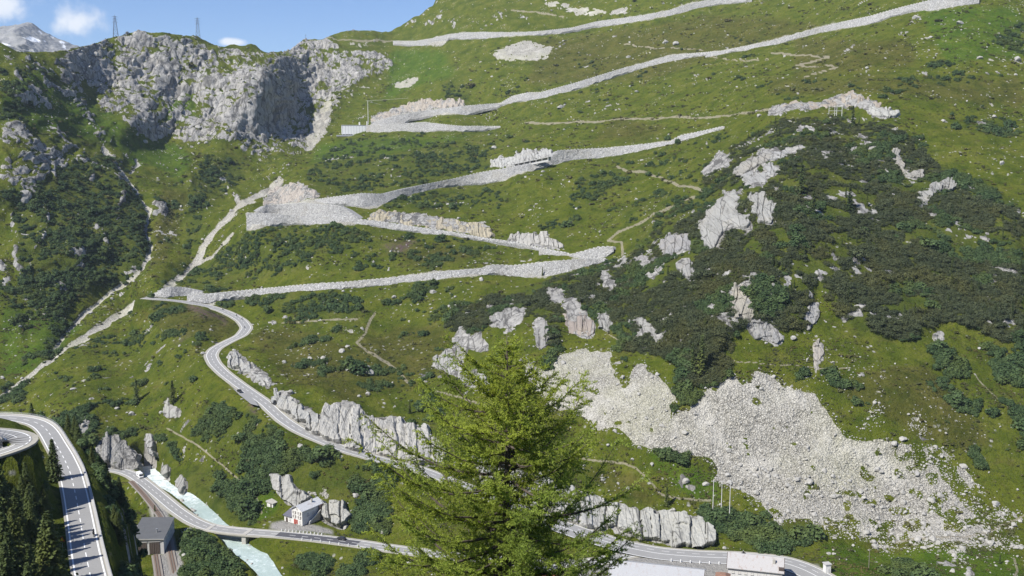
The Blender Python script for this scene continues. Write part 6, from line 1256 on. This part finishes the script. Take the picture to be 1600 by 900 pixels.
def kiosk():
    e = empty('white_kiosk', surf(1294, 897.5), .2); tag(e, 'small tall white kiosk at the outside of the hotel bend', 'kiosk'); MB().box((0, 1.2, 1.8), (2.4, 2.4, 4.4)).build('wall', M_WHITE, e); MB().box((0, 1.2, 4.15), (3.0, 3.0, .3)).build('roof', M_CONC, e); MB().box((0, -.05, 1.2), (.9, .12, 2.0)).build('door', M_GREYW, e)
kiosk()
# ---- guard stones along roads
GP = MB().tube([(0, 0, -.3), (0, 0, .75)], [.20, .15], 6).tube([(0, 0, .75), (0, 0, .9)], [.15, .06], 6).mesh('guard_post', M_VANW)
def posts(line, side, u0, u1, step, lab, grp, dz=0.0):
    L = offset_line(line, side); u, v = project(L); i = np.where((u > u0) & (u < u1))[0]
    for q in resample(L[i], step): o = mobj('guard_post', GP, None, q+[0, 0, dz]); o.scale = (1.5, 1.5, 1.2); tag(o, lab, 'post', grp)
posts(RD_SIDE, -3.9, 436, 505, 2.2, 'short white guard stone in the row along the yard of the house', 'guard stones before the house'); posts(RD_SIDE, 3.9, 470, 565, 5.5, 'short white guard stone on the river side of the dark asphalt', 'guard stones on the river side'); posts(sub, 9.9, 1045, 1140, 4.4, 'short white guard post between the bend and the hotel roof', 'guard posts by the hotel')
def sign():
    q = near_hit(98, 858); e = empty('warning_sign', q); tag(e, 'small yellow triangular warning sign at the shaded edge of the wide road', 'sign'); MB().tube([(0, 0, -.3), (0, 0, 2.4)], .05, 6).build('post', M_STEEL, e); p = MB().prism([(-.62, 1.9), (.62, 1.9), (0, 3.0)], -.09, -.05).build('plate', M_REDS, e); MB().prism([(-.42, 2.02), (.42, 2.02), (0, 2.75)], -.115, -.092).build('face', M_YEL, p)
sign()
# ---- vehicles
def wheel(e, x, y, r, w):
    t = MB().tube([(0, -w/2, 0), (0, w/2, 0)], r, 14).build('wheel', M_TYRE, e, (x, y, r)); MB().tube([(0, -w/2-.01, 0), (0, w/2+.01, 0)], r*.6, 10).build('rim', M_STEEL, t)
def car(loc, rz, label, paint, L=4.4, Wd=1.8):
    e = empty('parked_car' if 'parked' in label else 'car', loc, rz); tag(e, label, 'car')
    body = [(-L/2, .32), (L/2, .32), (L/2+.02, .62), (L/2-.15, .84), (L/2-1.15, .96), (-L/2+.5, .98), (-L/2, .9)]
    MB().prism(body, -Wd/2, Wd/2).build('body', paint, e, bevel=.05)
    cab = [(L/2-1.25, .95), (L/2-1.95, 1.42), (-L/2+.75, 1.45), (-L/2+.2, .97)]; MB().prism(cab, -Wd/2+.10, Wd/2-.10).build('glasshouse', M_GLASS, e, bevel=.03)
    MB().box((-.28, 0, 1.455), (L*.42, Wd-.34, .06)).build('roof', paint, e)
    for sx in (-1, 1):
        for sy in (-1, 1): wheel(e, sx*L*.31, sy*(Wd/2-.08), .33, .22)
    for sy in (-1, 1): MB().box((L/2+.0, sy*.62, .68), (.08, .36, .16)).build('headlight', M_LAMP, e); MB().box((-L/2-.01, sy*.66, .74), (.06, .28, .18)).build('tail_light', M_REDS, e); MB().box((L/2-1.5, sy*(Wd/2+.05), .98), (.12, .18, .12)).build('mirror', paint, e)
    MB().box((L/2+.02, 0, .45), (.05, .5, .12)).build('number_plate', M_VANW, e)
    return e
def road_at(L, u, side):
    k = np.argmin(np.abs(project(L)[0]-u)); q = offset_line(L, side)[k]; t = np.gradient(L, axis=0)[k]; return q+[0, 0, .03], math.atan2(t[1], t[0])
q = pz(374.5, 612, -147.2); q[2] = LAYBY[2]+.25; car(q, math.radians(-52), 'black car parked in the lay-by on the climbing road', M_BLACK)
q, a = road_at(RD_SIDE, 533, -1.6); car(q, a, 'dark car driving on the dark asphalt below the house', M_DARKC)
def van(loc, rz, label):
    e = empty('camper_van', loc, rz); tag(e, label, 'van'); MB().prism([(-3.1, .4), (2.9, .4), (3.0, 1.1), (2.4, 1.35), (1.9, 2.1), (2.3, 2.45), (2.2, 2.9), (-3.1, 2.95)], -1.1, 1.1).build('body', M_VANW, e, bevel=.06)
    MB().prism([(2.52, 1.32), (2.02, 2.06), (1.94, 2.06), (2.44, 1.30)], -1.0, 1.0).build('windscreen', M_GLASS, e)
    for sy in (-1, 1): MB().box((-.6, sy*1.11, 1.9), (1.3, .04, .6)).build('side_window', M_GLASS, e); MB().box((1.75, sy*1.11, 1.6), (.7, .04, .5)).build('side_window', M_GLASS, e); MB().box((3.0, sy*.8, .85), (.08, .34, .22)).build('headlight', M_LAMP, e)
    for x in (-1.9, 1.9):
        for sy in (-1, 1): wheel(e, x, sy*1.0, .36, .24)
q, a = road_at(RD_SIDE, 214, -1.6); van(q, a+math.pi, 'white camper van on the road above the grey shed')
def rider_mesh():
    V = [(0, 0, .86), (-.06, 0, 1.12), (.06, 0, 1.40), (.12, 0, 1.52), (.15, 0, 1.68), (.10, .21, 1.38), (.32, .26, 1.18), (.55, .27, 1.10), (.10, -.21, 1.38), (.32, -.26, 1.18), (.55, -.27, 1.10), (.02, .13, .84), (.38, .19, .74), (.14, .19, .36), (.30, .20, .30), (.02, -.13, .84), (.38, -.19, .74), (.14, -.19, .36), (.30, -.20, .30)]
    E = [(0, 1), (1, 2), (2, 3), (3, 4), (2, 5), (5, 6), (6, 7), (2, 8), (8, 9), (9, 10), (0, 11), (11, 12), (12, 13), (13, 14), (0, 15), (15, 16), (16, 17), (17, 18)]
    R = [.16, .16, .17, .07, .14, .08, .06, .045, .08, .06, .045, .11, .085, .065, .05, .11, .085, .065, .05]; me = bpy.data.meshes.new('person'); me.from_pydata(V, E, []); return me, R
RM, RR = rider_mesh(); M_CLOTH = plain('dark_riding_suit', (.035, .035, .042), .8, .2, 4); RM.materials.append(M_CLOTH)
def motorbike(loc, rz, blab, plab):
    e = empty('motorcycle', loc, rz); tag(e, blab, 'motorcycle')
    for x in (-.72, .74): t = MB().tube([(0, -.07, 0), (0, .07, 0)], .32, 14).build('wheel', M_TYRE, e, (x, 0, .32)); MB().tube([(0, -.08, 0), (0, .08, 0)], .18, 10).build('rim', M_STEEL, t)
    MB().prism([(-.85, .72), (-.3, .78), (.15, .82), (.55, .98), (.62, .70), (.3, .35), (-.35, .35)], -.16, .16).build('body', M_BLACK, e, bevel=.04); MB().box((-.3, 0, .82), (.7, .3, .1)).build('seat', M_TYRE, e); m = MB()
    for s in (-1, 1): m.tube([(.55, s*.1, .95), (.74, s*.1, .32)], .035, 6)
    m.build('fork', M_STEEL, e); MB().tube([(.48, -.36, 1.06), (.56, 0, 1.02), (.48, .36, 1.06)], .025, 6).build('handlebar', M_STEEL, e); MB().box((.66, 0, .92), (.12, .2, .18)).build('headlight', M_LAMP, e)
    o = mobj('person', RM.copy(), None, loc, rz); md = o.modifiers.new('skin', 'SKIN'); o.data.skin_vertices[0] if o.data.skin_vertices else None
    if not o.data.skin_vertices:
        bpy.context.view_layer.objects.active = o; 
        with bpy.context.temp_override(object=o, active_object=o): bpy.ops.mesh.customdata_skin_add()
    for k, r in enumerate(RR): o.data.skin_vertices[0].data[k].radius = (r, r)
    o.data.skin_vertices[0].data[0].use_root = True; s = o.modifiers.new('smooth', 'SUBSURF'); s.levels = 1; s.render_levels = 1; tag(o, plab, 'person')
    h = MB(); bm = bmesh.new(); bmesh.ops.create_uvsphere(bm, u_segments=12, v_segments=8, radius=.145); me = bpy.data.meshes.new('helmet'); bm.to_mesh(me); bm.free(); me.materials.append(M_VANW); hh = mobj('helmet', me, o, (.17, 0, 1.70))
    return e
for (L, u, v_, side, flip, n_) in ((RD_MAIN, 345, 0, -1.6, 1, 'first and highest'), (RD_MAIN, 367, 0, -1.6, 1, 'second'), (RD_MAIN, 375.5, 0, -1.6, 1, 'third'), (RD_MAIN, 386, 0, 1.2, 1, 'lowest')):
    c = L[project(L)[1] < 514] if True else L; q, a = road_at(c, u, side); motorbike(q, a+math.pi, n_+' of the four motorcycles coming down the upper bend', 'dark suited rider on the %s motorcycle on the upper bend' % n_)
q, a = road_at(RD_MAIN, 1162, -4.4 if False else -1.9); motorbike(q, a, 'motorcycle just behind the rusty hotel roof', 'rider in dark clothes passing behind the hotel roof')
k = np.argmin(np.abs(project(offset_line(RD_NEAR, -2.3))[1]-838)+1e3*(RD_NEAR[:, 1] < 100)); q = offset_line(RD_NEAR, -2.3)[k]; t = np.gradient(RD_NEAR, axis=0)[k]; motorbike(q+[0, 0, .03], math.atan2(t[1], t[0]), 'motorcycle close to the parapet of the wide road', 'rider in dark clothes beside the parapet of the wide road')
print('objects', round(time.time()-T0, 1))
# ================================================================== AIR
def haze():
    zs = [float(PF[..., 2].min()), float(NP[..., 2].min())]; mo = bpy.data.objects['mountain'].data; v = np.empty(len(mo.vertices)*3, np.float32); mo.vertices.foreach_get('co', v); v = v.reshape(-1, 3)
    lo = np.minimum(np.minimum(PF.reshape(-1, 3).min(0), v.min(0)), NP.reshape(-1, 3).min(0))-[60, 60, 1.5]; hi = np.maximum(np.maximum(PF.reshape(-1, 3).max(0), v.max(0)), NP.reshape(-1, 3).max(0))+[60, 60, 30]
    m = bpy.data.materials.new('haze'); m.use_nodes = True; n = m.node_tree.nodes; n.clear(); o = n.new('ShaderNodeOutputMaterial'); p = n.new('ShaderNodeVolumePrincipled'); p.inputs['Color'].default_value = (.72, .84, 1.0, 1); p.inputs['Density'].default_value = .00004; p.inputs['Anisotropy'].default_value = 0.0
    m.node_tree.links.new(p.outputs[0], o.inputs['Volume']); b = MB().box((lo+hi)/2, hi-lo).build('haze', m); tag(b, kind='stuff'); b.display_type = 'WIRE'
haze()
print('done', round(time.time()-T0, 1))
